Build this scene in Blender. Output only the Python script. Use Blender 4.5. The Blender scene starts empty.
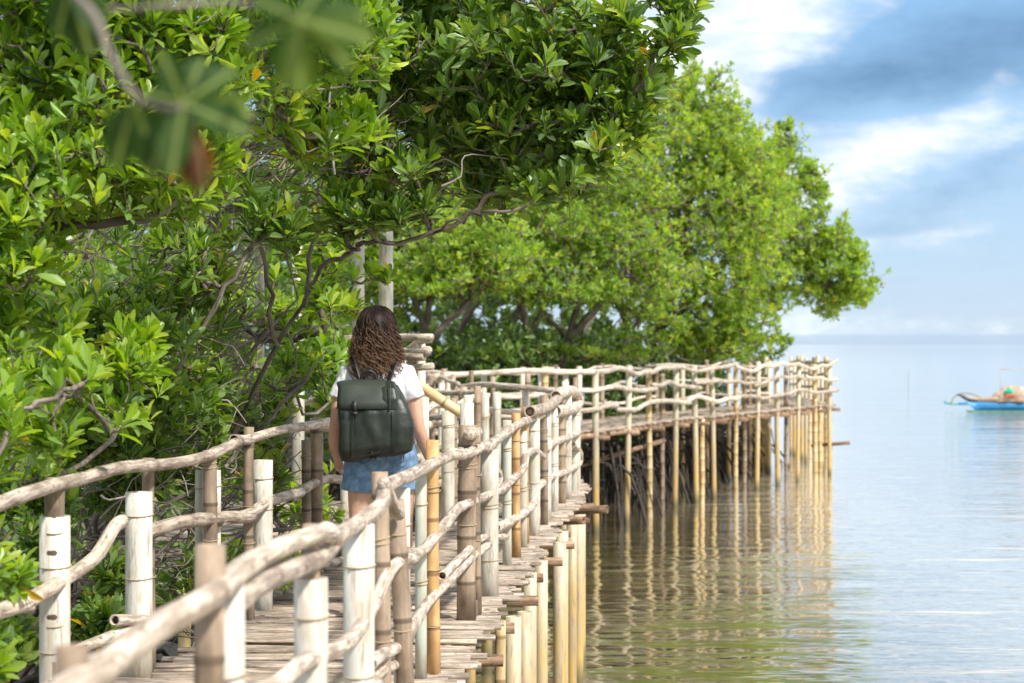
import bpy, math, random
import numpy as np
from mathutils import Vector, Matrix
random.seed(7); RNG = np.random.default_rng(7)
scene = bpy.context.scene
COL = scene.collection
F = 1991.0            # focal length in pixels of the 1024 px wide frame (70 mm on 36 mm)
CAMZ = 3.2            # camera height over the water; the deck stands at 1.75
DECK = 1.75
# ---------------------------------------------------------------- camera
cam = bpy.data.cameras.new('camera'); camo = bpy.data.objects.new('camera', cam); COL.objects.link(camo)
cam.sensor_width = 36; cam.lens = 70; cam.clip_end = 60000; cam.clip_start = 0.05
camo.location = (0, 0, CAMZ); camo.rotation_euler = (math.radians(90.086), 0, 0)
cam.dof.use_dof = True; cam.dof.focus_distance = 10.7; cam.dof.aperture_fstop = 4.0
scene.camera = camo
scene.render.resolution_x = 1024; scene.render.resolution_y = 683
scene.view_settings.view_transform = 'Standard'; scene.view_settings.look = 'None'
scene.view_settings.exposure = 0.5; scene.view_settings.gamma = 1
# ---------------------------------------------------------------- sun
SUN_EL, SUN_AZ = math.radians(46), math.radians(138)     # azimuth clockwise from +Y (view direction): from the right, behind
sl = bpy.data.lights.new('sun', 'SUN'); sl.energy = 3.9; sl.angle = math.radians(4); sl.color = (1, .96, .90)
so = bpy.data.objects.new('sun', sl); COL.objects.link(so)
sd = Vector((math.sin(SUN_AZ)*math.cos(SUN_EL), math.cos(SUN_AZ)*math.cos(SUN_EL), math.sin(SUN_EL)))
so.rotation_euler = sd.to_track_quat('Z', 'Y').to_euler(); so.location = (20, -20, 40)
# ---------------------------------------------------------------- node helpers
class NT:
    def __init__(s, tree): s.t = tree; s.n = tree.nodes; s.l = tree.links
    def new(s, typ, **kw):
        n = s.n.new(typ)
        for k, v in kw.items(): setattr(n, k, v)
        return n
    def set(s, sock, v):
        if isinstance(v, bpy.types.NodeSocket): s.l.new(v, sock)
        else: sock.default_value = v
    def math(s, op, a, b=0.0, c=0.0, clamp=False):
        n = s.new('ShaderNodeMath', operation=op); n.use_clamp = clamp
        s.set(n.inputs[0], a); s.set(n.inputs[1], b); s.set(n.inputs[2], c)
        return n.outputs[0]
    def mix(s, f, a, b, blend='MIX'):
        n = s.new('ShaderNodeMix', data_type='RGBA', blend_type=blend)
        s.set(n.inputs[0], f); s.set(n.inputs[6], a); s.set(n.inputs[7], b)
        return n.outputs[2]
    def noise(s, vec, scale, detail=4, rough=.55, dist=0.0):
        n = s.new('ShaderNodeTexNoise'); s.set(n.inputs['Vector'], vec)
        n.inputs['Scale'].default_value = scale; n.inputs['Detail'].default_value = detail
        n.inputs['Roughness'].default_value = rough; n.inputs['Distortion'].default_value = dist
        return n.outputs[0]
    def mapping(s, vec, scale=(1, 1, 1), loc=(0, 0, 0)):
        n = s.new('ShaderNodeMapping'); s.set(n.inputs[0], vec)
        n.inputs[1].default_value = loc; n.inputs[3].default_value = scale
        return n.outputs[0]
    def rng(s, v, a, b, c=0.0, d=1.0, smooth=True):
        n = s.new('ShaderNodeMapRange'); n.interpolation_type = 'SMOOTHSTEP' if smooth else 'LINEAR'
        s.set(n.inputs[0], v); n.inputs[1].default_value = a; n.inputs[2].default_value = b
        n.inputs[3].default_value = c; n.inputs[4].default_value = d
        return n.outputs[0]
    def ramp(s, v, stops):
        n = s.new('ShaderNodeValToRGB'); s.set(n.inputs[0], v); e = n.color_ramp.elements
        while len(e) < len(stops): e.new(0.5)
        for el, (p, c) in zip(e, stops): el.position = p; el.color = (*c, 1)
        return n.outputs[0]
    def bump(s, h, strength=.3, dist=.01):
        n = s.new('ShaderNodeBump'); n.inputs['Strength'].default_value = strength; n.inputs['Distance'].default_value = dist
        s.set(n.inputs['Height'], h); return n.outputs[0]
    def attr(s, name, out=0):
        n = s.new('ShaderNodeAttribute'); n.attribute_name = name
        return n.outputs['Vector'] if out == 'v' else n.outputs['Fac']
# ---------------------------------------------------------------- world: Nishita sky under drifting cloud
W = bpy.data.worlds.new('World'); scene.world = W; W.use_nodes = True
w = NT(W.node_tree); w.n.clear()
WS = 0.1
sky = w.new('ShaderNodeTexSky', sky_type='NISHITA'); sky.sun_disc = False
sky.sun_elevation = SUN_EL; sky.sun_rotation = SUN_AZ; sky.air_density = 1.0; sky.dust_density = .6
tc = w.new('ShaderNodeTexCoord'); sep = w.new('ShaderNodeSeparateXYZ'); w.l.new(tc.outputs['Generated'], sep.inputs[0])
az = w.math('ARCTAN2', sep.outputs[0], sep.outputs[1]); el = w.math('ARCSINE', sep.outputs[2])
cmb = w.new('ShaderNodeCombineXYZ'); w.set(cmb.inputs[0], az); w.set(cmb.inputs[1], el)
warp = w.noise(w.mapping(cmb.outputs[0], (9, 16, 1), (3.1, 1.7, 0)), 1.0, 5, .6)
warp2 = w.noise(w.mapping(cmb.outputs[0], (9, 16, 1), (13.1, 7.7, 0)), 1.0, 5, .6)
azw = w.math('ADD', az, w.math('MULTIPLY', w.math('SUBTRACT', warp, .5), .045))
elw = w.math('ADD', el, w.math('MULTIPLY', w.math('SUBTRACT', warp2, .5), .024))
def gau(a, e, sa, se, tilt=0.0, amp=1.0):
    da = w.math('SUBTRACT', azw, a); de = w.math('SUBTRACT', w.math('SUBTRACT', elw, e), w.math('MULTIPLY', da, tilt))
    q = w.math('ADD', w.math('POWER', w.math('ABSOLUTE', w.math('DIVIDE', da, sa)), 2.0), w.math('POWER', w.math('ABSOLUTE', w.math('DIVIDE', de, se)), 2.0))
    return w.math('MULTIPLY', w.math('POWER', 2.718, w.math('MULTIPLY', q, -1.0)), amp)
def px(x, y): return ((x-512)/F, (344.5-y)/F)
def G(x, y, sx, sy, tilt=0.0, amp=1.0):
    a, e = px(x, y); return gau(a, e, sx/F, sy/F, tilt, amp)
def summ(l):
    r = l[0]
    for k in l[1:]: r = w.math('ADD', r, k)
    return r
fb = w.noise(w.mapping(cmb.outputs[0], (20, 55, 1), (.4, .2, 0)), 1.0, 8, .6, .2)
fb2 = w.noise(w.mapping(cmb.outputs[0], (5, 16, 1), (2.4, 5.2, 0)), 1.0, 5, .55, .2)
white = summ([G(740, 10, 130, 62, -.1, 1.35), G(640, 60, 120, 120, 0, .8), G(850, 175, 80, 26, .1, .3), G(790, 215, 80, 40, .1, .4), G(985, 76, 28, 20, .4, 1.0), G(700, 150, 90, 60, 0, .6), G(880, 150, 130, 36, .1, .4),
              G(925, 128, 80, 24, .25, .5), G(840, 245, 110, 16, .1, .4), G(960, 238, 60, 8, .1, .4), G(1000, 175, 50, 10, .6, .3), G(760, 330, 200, 20, 0, .6)])
dark = summ([G(880, 85, 130, 24, .1, 1.3), G(1010, 40, 150, 34, .05, 1.25), G(960, 190, 70, 20, .5, .42), G(900, 235, 80, 10, 0, .3), G(790, 120, 60, 18, 0, .25)])
above = w.rng(el, .17, .32)
cover = w.math('ADD', w.math('ADD', white, w.math('MULTIPLY', w.math('SUBTRACT', fb, .5), 1.6)), w.math('MULTIPLY', above, w.rng(fb2, .25, .52, .4, 1.0)))
fine = w.noise(w.mapping(cmb.outputs[0], (55, 110, 1), (1.4, 8.2, 0)), 1.0, 8, .62, .15)
cover = w.math('ADD', cover, w.math('MULTIPLY', w.math('SUBTRACT', fine, .5), .8))
cover = w.math('SUBTRACT', cover, w.math('MULTIPLY', dark, .8), clamp=True)
side = w.rng(w.math('ABSOLUTE', az), .3, .6)
cover = w.math('ADD', cover, w.math('MULTIPLY', side, .5), clamp=True)
k = 1/WS
base = w.ramp(w.math('MULTIPLY', el, 3.0, clamp=True), [(0, (.046, .055, .066)), (.02, (.043, .056, .070)), (.25, (.032, .049, .070)), (.5, (.024, .046, .073)), (1, (.016, .034, .064))])
base = w.mix(1.0, base, (10*k, 10*k, 10*k, 1), 'MULTIPLY')
c1 = w.mix(.15, base, sky.outputs[0])
darkf = w.math('MULTIPLY', w.math('ADD', dark, w.math('ADD', w.math('SUBTRACT', fb, .5), w.math('MULTIPLY', w.math('SUBTRACT', fine, .5), .9))), .62, clamp=True)
c2 = w.mix(darkf, c1, (.14*k, .26*k, .43*k, 1))
cl = w.mix(w.rng(w.noise(w.mapping(cmb.outputs[0], (22, 50, 1), (7.4, 3.2, 0)), 1.0, 7, .6, .2), .40, .62, 0, .8), (.84*k, .87*k, .90*k, 1), (.54*k, .63*k, .74*k, 1))
c3 = w.mix(w.rng(cover, 0, 1.1, 0, .95), c2, cl)
# a low bank of far vapour on the horizon
bank = w.rng(el, .0040, .0056, 1, 0)
c4 = w.mix(w.math('MULTIPLY', bank, .6), c3, (.36*k, .48*k, .62*k, 1))
c5 = w.mix(w.rng(el, -.02, 0, 1, 0), c4, (.3*k, .36*k, .36*k, 1))
bg = w.new('ShaderNodeBackground'); bg.inputs[1].default_value = WS; w.l.new(c5, bg.inputs[0])
wo = w.new('ShaderNodeOutputWorld'); w.l.new(bg.outputs[0], wo.inputs[0])
# ---------------------------------------------------------------- mesh helpers
def nrm(v): return v/(np.linalg.norm(v, axis=-1, keepdims=True)+1e-12)
def at(px_, py_, d): return np.array([(px_-512)*d/F, d, CAMZ+(344.5-py_)*d/F])
def smooth_line(pts, n=5):
    P = np.array(pts, float)
    if len(P) < 3: return np.array([P[0]+(P[-1]-P[0])*t for t in np.linspace(0, 1, n+1)])
    Q = np.vstack([2*P[0]-P[1], P, 2*P[-1]-P[-2]]); out = []
    for i in range(1, len(Q)-2):
        for t in np.linspace(0, 1, n, endpoint=False):
            a, b, c, d = Q[i-1], Q[i], Q[i+1], Q[i+2]
            out.append(.5*((2*b)+(c-a)*t+(2*a-5*b+4*c-d)*t*t+(3*b-a-3*c+d)*t**3))
    out.append(P[-1]); return np.array(out)
class MB:
    def __init__(s): s.v = []; s.f = []; s.tc = []; s.ti = []; s.n = 0
    def add(s, V, Fc, TC=None, tint=.5):
        V = np.asarray(V, float); s.v.append(V); s.f += [tuple(i+s.n for i in f) for f in Fc]
        s.tc.append(np.asarray(TC, float) if TC is not None else V.copy())
        s.ti.append(np.full(len(V), tint) if np.isscalar(tint) else np.asarray(tint)); s.n += len(V); return s
    def tube(s, pts, r, n=8, tint=None, cap=True, hollow=False, zoff=None, flat=1.0):
        P = np.asarray(pts, float); m = len(P); R = np.full(m, r, float) if np.isscalar(r) else np.asarray(r, float)
        T = np.gradient(P, axis=0); T = nrm(T)
        up = np.array([0, 0, 1.]) if abs(T[0][2]) < .9 else np.array([0, 1., 0])
        A = nrm(np.cross(T[0], up)); As = []
        for i in range(m):
            A = A-T[i]*np.dot(A, T[i]); A = A/(np.linalg.norm(A)+1e-9); As.append(A)
        As = np.array(As); Bs = np.cross(T, As)
        th = np.linspace(0, 2*np.pi, n, endpoint=False)
        c, sn = np.cos(th), np.sin(th)
        V = P[:, None, :]+R[:, None, None]*(c[None, :, None]*As[:, None, :]+flat*sn[None, :, None]*Bs[:, None, :])
        L = np.concatenate([[0], np.cumsum(np.linalg.norm(np.diff(P, axis=0), axis=1))])
        if zoff is None: zoff = .24*random.randint(0, 400)
        rx, ry = random.uniform(0, 50), random.uniform(0, 50)
        TC = np.stack([np.broadcast_to(c*R.mean()+rx, (m, n)), np.broadcast_to(sn*R.mean()+ry, (m, n)), np.broadcast_to(L[:, None]+zoff, (m, n))], -1)
        V = V.reshape(-1, 3); TC = TC.reshape(-1, 3); Fc = []
        for i in range(m-1):
            for j in range(n):
                a = i*n+j; b = i*n+(j+1) % n; Fc.append((a, b, b+n, a+n))
        if tint is None: tint = random.random()
        if cap and not hollow:
            Fc.append(tuple(range(n-1, -1, -1))); Fc.append(tuple((m-1)*n+j for j in range(n)))
        if hollow:       # open bamboo ends: rim, inner wall, dark bottom a few cm in
            V = list(V); TC = list(TC)
            for e, sg in ((0, 1), (m-1, -1)):
                b0 = len(V); dp = min(.06, L[-1]*.3)
                for q, depth in ((.76, 0.0), (.72, dp)):
                    for j in range(n):
                        V.append(P[e]+q*R[e]*(c[j]*As[e]+sn[j]*Bs[e])+sg*T[e]*depth); TC.append(np.array([rx, ry, zoff+.12]))
                for j in range(n):
                    j2 = (j+1) % n; o = e*n
                    q1 = (o+j, o+j2, b0+j2, b0+j); q2 = (b0+j, b0+j2, b0+n+j2, b0+n+j)
                    if e == 0: q1 = q1[::-1]; q2 = q2[::-1]
                    Fc += [q1, q2]
                q3 = tuple(b0+n+j for j in range(n)); Fc.append(q3)
            V = np.array(V); TC = np.array(TC)
        return s.add(V, Fc, TC, tint)
    def box(s, c, size, rz=0.0, tint=.5, rx=0.0):
        x, y, z = [k/2 for k in size]; V = np.array([(i*x, j*y, q*z) for i in (-1, 1) for j in (-1, 1) for q in (-1, 1)])
        M = np.array(Matrix.Rotation(rz, 3, 'Z') @ Matrix.Rotation(rx, 3, 'X')); TC = V+random.uniform(0, 30)
        return s.add(V@M.T+np.array(c), [(0, 1, 3, 2), (4, 6, 7, 5), (0, 4, 5, 1), (2, 3, 7, 6), (0, 2, 6, 4), (1, 5, 7, 3)], TC, tint)
    def ell(s, c, r, n=16, m=10, tint=.5, M=None):
        V = []; Fc = []
        for i in range(m+1):
            p = math.pi*i/m
            for j in range(n):
                t = 2*math.pi*j/n; V.append((r[0]*math.sin(p)*math.cos(t), r[1]*math.sin(p)*math.sin(t), r[2]*math.cos(p)))
        for i in range(m):
            for j in range(n): Fc.append((i*n+j, (i+1)*n+j, (i+1)*n+(j+1) % n, i*n+(j+1) % n))
        V = np.array(V)
        if M is not None: V = V@np.array(M).T
        return s.add(V+np.array(c), Fc, None, tint)
    def loft(s, rings, n=20, tint=.5, pw=2.0):      # rings: (cx, cy, cz, rx, ry)
        V = []; Fc = []
        for (cx, cy, cz, rx, ry) in rings:
            for j in range(n):
                t = 2*math.pi*j/n; c, sn = math.cos(t), math.sin(t); k = 2.0/pw
                V.append((cx+rx*math.copysign(abs(c)**k, c), cy+ry*math.copysign(abs(sn)**k, sn), cz))
        for i in range(len(rings)-1):
            for j in range(n): Fc.append((i*n+j, i*n+(j+1) % n, (i+1)*n+(j+1) % n, (i+1)*n+j))
        Fc.append(tuple(range(n-1, -1, -1))); Fc.append(tuple((len(rings)-1)*n+j for j in range(n)))
        return s.add(V, Fc, None, tint)
    def build(s, name, mat, parent=None, loc=None, smooth=True):
        me = bpy.data.meshes.new(name)
        V = np.vstack(s.v); off = np.zeros(3)
        root = parent
        while root is not None and root.parent is not None: root = root.parent
        if root is not None: off = np.array(root.location)
        elif loc is not None: off = np.array(loc, float)
        V = V-off
        lens = np.fromiter((len(f) for f in s.f), int, len(s.f)); flat_ = np.fromiter((i for f in s.f for i in f), int, int(lens.sum()))
        raw_mesh(me, V, flat_, lens, np.vstack(s.tc), np.concatenate(s.ti), smooth)
        me.materials.append(mat)
        o = bpy.data.objects.new(name, me); COL.objects.link(o)
        if parent is not None: o.parent = parent
        elif loc is not None: o.location = loc
        return o
def raw_mesh(me, V, loops, lens, TC, TI, smooth=True):
    me.vertices.add(len(V)); me.vertices.foreach_set('co', V.astype(np.float32).ravel())
    me.loops.add(len(loops)); me.loops.foreach_set('vertex_index', loops.astype(np.int32))
    me.polygons.add(len(lens)); st = np.concatenate([[0], np.cumsum(lens)[:-1]])
    me.polygons.foreach_set('loop_start', st.astype(np.int32)); me.polygons.foreach_set('loop_total', lens.astype(np.int32))
    me.polygons.foreach_set('use_smooth', np.full(len(lens), smooth))
    if TC is not None:
        a = me.attributes.new('tc', 'FLOAT_VECTOR', 'POINT'); a.data.foreach_set('vector', TC.astype(np.float32).ravel())
    a = me.attributes.new('tint', 'FLOAT', 'POINT'); a.data.foreach_set('value', TI.astype(np.float32))
    me.update(calc_edges=True); me.validate()
def tag(o, label=None, cat=None, group=None, kind=None):
    if label: o['label'] = label
    if cat: o['category'] = cat
    if group: o['group'] = group
    if kind: o['kind'] = kind
    return o
def thing(name, label, cat, loc=(0, 0, 0), group=None):
    o = bpy.data.objects.new(name, None); COL.objects.link(o); o.location = loc; o.empty_display_size = .2
    return tag(o, label, cat, group)
# ---------------------------------------------------------------- materials
def mat(name):
    m = bpy.data.materials.new(name); m.use_nodes = True; t = NT(m.node_tree); t.n.clear()
    o = t.new('ShaderNodeOutputMaterial'); p = t.new('ShaderNodeBsdfPrincipled'); t.l.new(p.outputs[0], o.inputs[0])
    return m, t, p, o
def wood_mat(name, light, mid, dark, scale=1.0, rough=.8, bump=.5):
    m, t, p, o = mat(name); v = t.attr('tc', 'v'); ti = t.attr('tint')
    n1 = t.noise(t.mapping(v, (60, 60, 5)), scale, 5, .6); n2 = t.noise(t.mapping(v, (9, 9, 5), (3, 0, 0)), scale, 5, .65)
    n3 = t.noise(t.mapping(v, (40, 40, 18), (3, 9, 0)), scale, 3, .6)
    c = t.ramp(n2, [(.3, dark), (.46, mid), (.62, light)])
    c = t.mix(t.rng(n1, .38, .60, .75, 0), c, (*dark, 1))
    c = t.mix(t.rng(n3, .60, .68, 0, .75), c, (dark[0]*.4, dark[1]*.35, dark[2]*.3, 1))
    c = t.mix(1.0, c, t.ramp(ti, [(0, (.72, .68, .64)), (.5, (.95, .94, .92)), (1, (1.12, 1.08, 1.02))]), 'MULTIPLY')
    t.l.new(c, p.inputs['Base Color']); p.inputs['Roughness'].default_value = rough
    t.l.new(t.bump(t.math('ADD', n1, n2), bump, .006), p.inputs['Normal'])
    return m
M_BRANCH = wood_mat('pale_branch_wood', (.78, .68, .58), (.63, .53, .435), (.24, .18, .14), bump=1.0)
M_DECK = wood_mat('weathered_deck_wood', (.64, .53, .44), (.45, .365, .295), (.15, .115, .085), bump=.8)
M_BEAM = wood_mat('brown_pole_wood', (.50, .34, .22), (.33, .21, .13), (.13, .08, .05))
M_FARRAIL = wood_mat('sun_bleached_rail_wood', (.80, .72, .62), (.66, .58, .49), (.30, .24, .19))
M_BARK = wood_mat('mangrove_bark', (.28, .23, .19), (.18, .145, .12), (.07, .055, .045), bump=.9)
M_ROOT = wood_mat('wet_root_bark', (.10, .08, .065), (.06, .047, .038), (.022, .017, .013), bump=.9)
def bamboo_mat(name, a, b, c_, green=False):
    m, t, p, o = mat(name); v = t.attr('tc', 'v'); ti = t.attr('tint')
    s = t.new('ShaderNodeSeparateXYZ'); t.l.new(v, s.inputs[0])
    fr = t.math('FRACT', t.math('DIVIDE', s.outputs[2], .24))
    ring = t.math('MINIMUM', fr, t.math('SUBTRACT', 1.0, fr))
    n1 = t.noise(t.mapping(v, (45, 45, 3)), 1, 5, .6); n2 = t.noise(t.mapping(v, (8, 8, 4), (3, 0, 0)), 1, 4, .6)
    c = t.ramp(n2, [(.32, c_), (.5, b), (.66, a)])
    c = t.mix(t.rng(n1, .3, .65, .45, 0), c, (*c_, 1))
    c = t.mix(t.rng(ring, .02, .06, .75, 0), c, (c_[0]*.5, c_[1]*.45, c_[2]*.4, 1))
    c = t.mix(1.0, c, t.ramp(ti, [(0, (.75, .72, .68)), (1, (1.15, 1.1, 1.02))]), 'MULTIPLY')
    t.l.new(c, p.inputs['Base Color']); p.inputs['Roughness'].default_value = .6
    t.l.new(t.bump(n1, .3, .003), p.inputs['Normal']); return m
M_BAM = bamboo_mat('grey_bamboo', (.52, .415, .32), (.38, .29, .21), (.16, .115, .08))
M_BAMO = bamboo_mat('orange_bamboo', (.74, .50, .24), (.60, .36, .15), (.30, .17, .08))
M_BAMY = bamboo_mat('straw_bamboo', (.82, .70, .46), (.72, .56, .30), (.45, .32, .16))
def pipe_mat(name, top, low, zlow, zhigh):
    m, t, p, o = mat(name); g = t.new('ShaderNodeNewGeometry'); s = t.new('ShaderNodeSeparateXYZ'); t.l.new(g.outputs['Position'], s.inputs[0])
    v = t.attr('tc', 'v'); ti = t.attr('tint')
    n1 = t.noise(t.mapping(v, (14, 14, 4)), 1, 5, .65); n2 = t.noise(t.mapping(v, (50, 50, 6), (5, 2, 0)), 1, 4, .6)
    zz = t.math('ADD', s.outputs[2], t.math('MULTIPLY', t.math('SUBTRACT', n1, .5), 1.2))
    c = t.mix(t.rng(zz, zlow, zhigh), (*low, 1), (*top, 1))
    c = t.mix(t.rng(n1, .44, .60, 0, .62), c, (.46, .36, .25, 1))
    c = t.mix(t.rng(n2, .54, .66, 0, .65), c, (.32, .23, .15, 1))
    c = t.mix(t.rng(s.outputs[2], .05, .32, .85, 0), c, (.13, .11, .05, 1))
    c = t.mix(1.0, c, t.ramp(ti, [(0, (.80, .78, .74)), (.6, (1, 1, 1)), (1, (1.05, 1.05, 1.05))]), 'MULTIPLY')
    t.l.new(c, p.inputs['Base Color']); p.inputs['Roughness'].default_value = .5
    t.l.new(t.bump(n2, .15, .003), p.inputs['Normal']); return m
M_PIPE = pipe_mat('cream_pipe', (.66, .64, .56), (.76, .56, .24), .7, 1.7)
M_PIPEG = pipe_mat('greenish_pipe', (.50, .52, .43), (.70, .56, .27), .6, 1.7)
M_PIPEY = pipe_mat('yellowed_pipe', (.62, .58, .44), (.60, .41, .14), .5, 1.9)
def simple(name, col, rough=.6, noise=.15, sc=20, bump=0.0, bs=60, metal=0, spec=.5):
    m, t, p, o = mat(name); g = t.new('ShaderNodeTexCoord'); v = g.outputs['Object']
    n = t.noise(v, sc, 4, .6)
    c = t.mix(t.rng(n, .3, .7), tuple(k*(1-noise) for k in col)+(1,), tuple(min(1, k*(1+noise)) for k in col)+(1,))
    t.l.new(c, p.inputs['Base Color']); p.inputs['Roughness'].default_value = rough; p.inputs['Metallic'].default_value = metal
    p.inputs['Specular IOR Level'].default_value = spec
    if bump: t.l.new(t.bump(t.noise(v, bs, 4, .6), bump, .01), p.inputs['Normal'])
    return m
def leaf_mat(name, stops, trans=.42, rough=.33, back=.45):
    m, t, p, o = mat(name); ti = t.attr('tint')
    c = t.ramp(ti, stops); sp = t.new('ShaderNodeSeparateXYZ'); t.l.new(t.attr('tc', 'v'), sp.inputs[0]); vv = t.math('ABSOLUTE', sp.outputs[1])
    c = t.mix(t.rng(vv, .02, .09, .55, 0), c, (.42, .50, .16, 1)); c = t.mix(t.rng(t.noise(t.attr('tc', 'v'), 4.0, 3, .6), .45, .65, 0, .35), c, t.mix(1.0, c, (.55, .60, .5, 1), 'MULTIPLY'))
    g = t.new('ShaderNodeNewGeometry')
    cb = t.mix(t.math('MULTIPLY', g.outputs['Backfacing'], back), c, (.20, .28, .13, 1))      # leaf undersides are paler
    t.l.new(cb, p.inputs['Base Color']); p.inputs['Roughness'].default_value = rough; p.inputs['Specular IOR Level'].default_value = .45
    tr = t.new('ShaderNodeBsdfTranslucent'); t.l.new(t.mix(1.0, c, (1.6, 1.6, .4, 1), 'MULTIPLY'), tr.inputs[0])
    mx = t.new('ShaderNodeMixShader'); mx.inputs[0].default_value = trans
    t.l.new(p.outputs[0], mx.inputs[1]); t.l.new(tr.outputs[0], mx.inputs[2]); t.l.new(mx.outputs[0], o.inputs[0])
    return m
YEL = [(.975, (.35, .42, .05)), (.988, (.80, .45, .03)), (1, (.75, .33, .02))]
M_LEAF = leaf_mat('mangrove_leaf', [(0, (.035, .08, .012)), (.35, (.105, .215, .022)), (.72, (.23, .36, .033)), (.95, (.48, .56, .07))]+YEL)
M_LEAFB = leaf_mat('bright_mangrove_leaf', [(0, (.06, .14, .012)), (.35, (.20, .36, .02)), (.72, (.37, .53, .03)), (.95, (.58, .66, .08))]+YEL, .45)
M_LEAFD = leaf_mat('shade_toned_mangrove_leaf', [(0, (.03, .075, .012)), (.5, (.085, .17, .025)), (.95, (.18, .28, .05))]+YEL, .25)  # shade under and behind the crowns is put into this darker leaf green
M_DRY = leaf_mat('withered_leaf', [(0, (.05, .016, .008)), (.5, (.15, .045, .015)), (1, (.38, .13, .035))], .3, .7, 0)
M_LEAFN = leaf_mat('deep_green_near_leaf', [(0, (.01, .03, .004)), (.5, (.035, .085, .007)), (1, (.14, .20, .02))], .45, .7, 0)  # deeper green set for the twig closest to the lens
# ---------------------------------------------------------------- water, mud
def water():
    m, t, p, o = mat('lagoon_water'); g = t.new('ShaderNodeTexCoord'); v = g.outputs['Object']
    s = t.new('ShaderNodeSeparateXYZ'); t.l.new(v, s.inputs[0])
    n1 = t.noise(t.mapping(v, (.42, 1.0, 1)), 1.1, 3, .55, .4); n2 = t.noise(t.mapping(v, (.9, 2.6, 1), (4, 4, 0)), 1.6, 3, .5, .3)
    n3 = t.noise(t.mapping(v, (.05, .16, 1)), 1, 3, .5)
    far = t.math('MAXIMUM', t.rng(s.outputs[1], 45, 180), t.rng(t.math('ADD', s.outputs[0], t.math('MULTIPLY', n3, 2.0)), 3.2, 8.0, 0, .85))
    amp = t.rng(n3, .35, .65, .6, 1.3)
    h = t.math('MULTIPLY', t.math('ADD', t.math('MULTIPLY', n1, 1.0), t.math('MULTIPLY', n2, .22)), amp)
    c = t.mix(far, (.15, .122, .05, 1), (.84, .74, .56, 1))  # silvery sky reflection painted in as a paler base, far out and to the right
    t.l.new(c, p.inputs['Base Color']); p.inputs['Roughness'].default_value = .06; p.inputs['IOR'].default_value = 1.4; p.inputs['Coat Weight'].default_value = 1.0; p.inputs['Coat Roughness'].default_value = .05; p.inputs['Coat IOR'].default_value = 1.6
    b = t.new('ShaderNodeBump'); b.inputs['Strength'].default_value = 1.0; b.inputs['Distance'].default_value = .058; t.l.new(h, b.inputs['Height'])
    t.l.new(b.outputs[0], p.inputs['Normal']); t.l.new(b.outputs[0], p.inputs['Coat Normal'])
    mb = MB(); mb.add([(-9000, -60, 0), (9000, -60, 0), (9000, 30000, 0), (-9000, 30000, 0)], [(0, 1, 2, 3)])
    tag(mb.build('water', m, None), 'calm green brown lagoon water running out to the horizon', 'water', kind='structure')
water()
def shore_x(y):      # mud lies left of this line
    return float(np.interp(y, [-20, 6, 14, 20, 26, 31, 35, 40, 46, 52, 60, 80], [-2.2, -2.0, -1.9, -1.7, -2.4, -2.6, 1.2, 2.6, 4.2, 5.9, 5.6, -6]))
def mud():
    xs = np.concatenate([np.linspace(-60, -9, 14), np.linspace(-8.5, 9, 60)]); ys = np.linspace(-8, 95, 160); V = []
    for y in ys:
        for x in xs:
            d = shore_x(y)-x
            z = -.5+min(1, max(0, (d+1.2)/2.6))*.75
            z += .10*math.sin(x*2.3+y*1.7)*math.sin(y*.9-x)+.05*math.sin(x*7.1)*math.sin(y*6.3)
            V.append((x, y, z))
    n = len(xs); Fc = [(j*n+i, j*n+i+1, (j+1)*n+i+1, (j+1)*n+i) for j in range(len(ys)-1) for i in range(n-1)]
    m = simple('wet_mud', (.065, .05, .036), .55, .4, 3, .8, 14)
    o = MB().add(V, Fc).build('ground', m); tag(o, 'dark wet mud bank under the mangroves', 'mud', kind='structure')
mud()
# ---------------------------------------------------------------- posts, rails, decks
def rough_radii(P, r, amp=.035, knots=.05):
    L = np.concatenate([[0], np.cumsum(np.linalg.norm(np.diff(P, axis=0), axis=1))]); ph = random.uniform(0, 9)
    R = r*(1+amp*np.sin(L*3+ph)*np.sin(L*7+ph*2)); 
    for k in range(len(R)):
        if random.random() < knots: R[k] *= random.uniform(1.08, 1.2)
    return R
def branch_rail(pts, r, parent, mt, n=9, dens=6, hollow=False, wob=.006, name='rail', taper=1.0):
    C = np.array(pts, float); C = C+RNG.normal(0, wob, C.shape); P = smooth_line(C, dens)
    R = rough_radii(P, r*.9)*np.linspace(1, taper, len(P))
    return MB().tube(P, R, n, hollow=hollow).build(name, mt, parent)
def lash(parent, c, r, h, n=2):
    mb = MB()
    for k in range(n):
        th = np.linspace(0, 2*np.pi, 14); zz = h+k*.016+random.uniform(-.004, .004)
        mb.tube(np.stack([c[0]+(r+.003)*np.cos(th), c[1]+(r+.003)*np.sin(th), zz+.006*np.sin(th+k)], -1), 0.0027, 5, tint=.4, cap=False)
    return mb.build('lashing', M_LASH, parent)
M_LASH = simple('twine', (.40, .31, .18), .8)
M_CEM = simple('pipe_cement', (.40, .33, .26), .9, .3, 40, .5)
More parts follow.
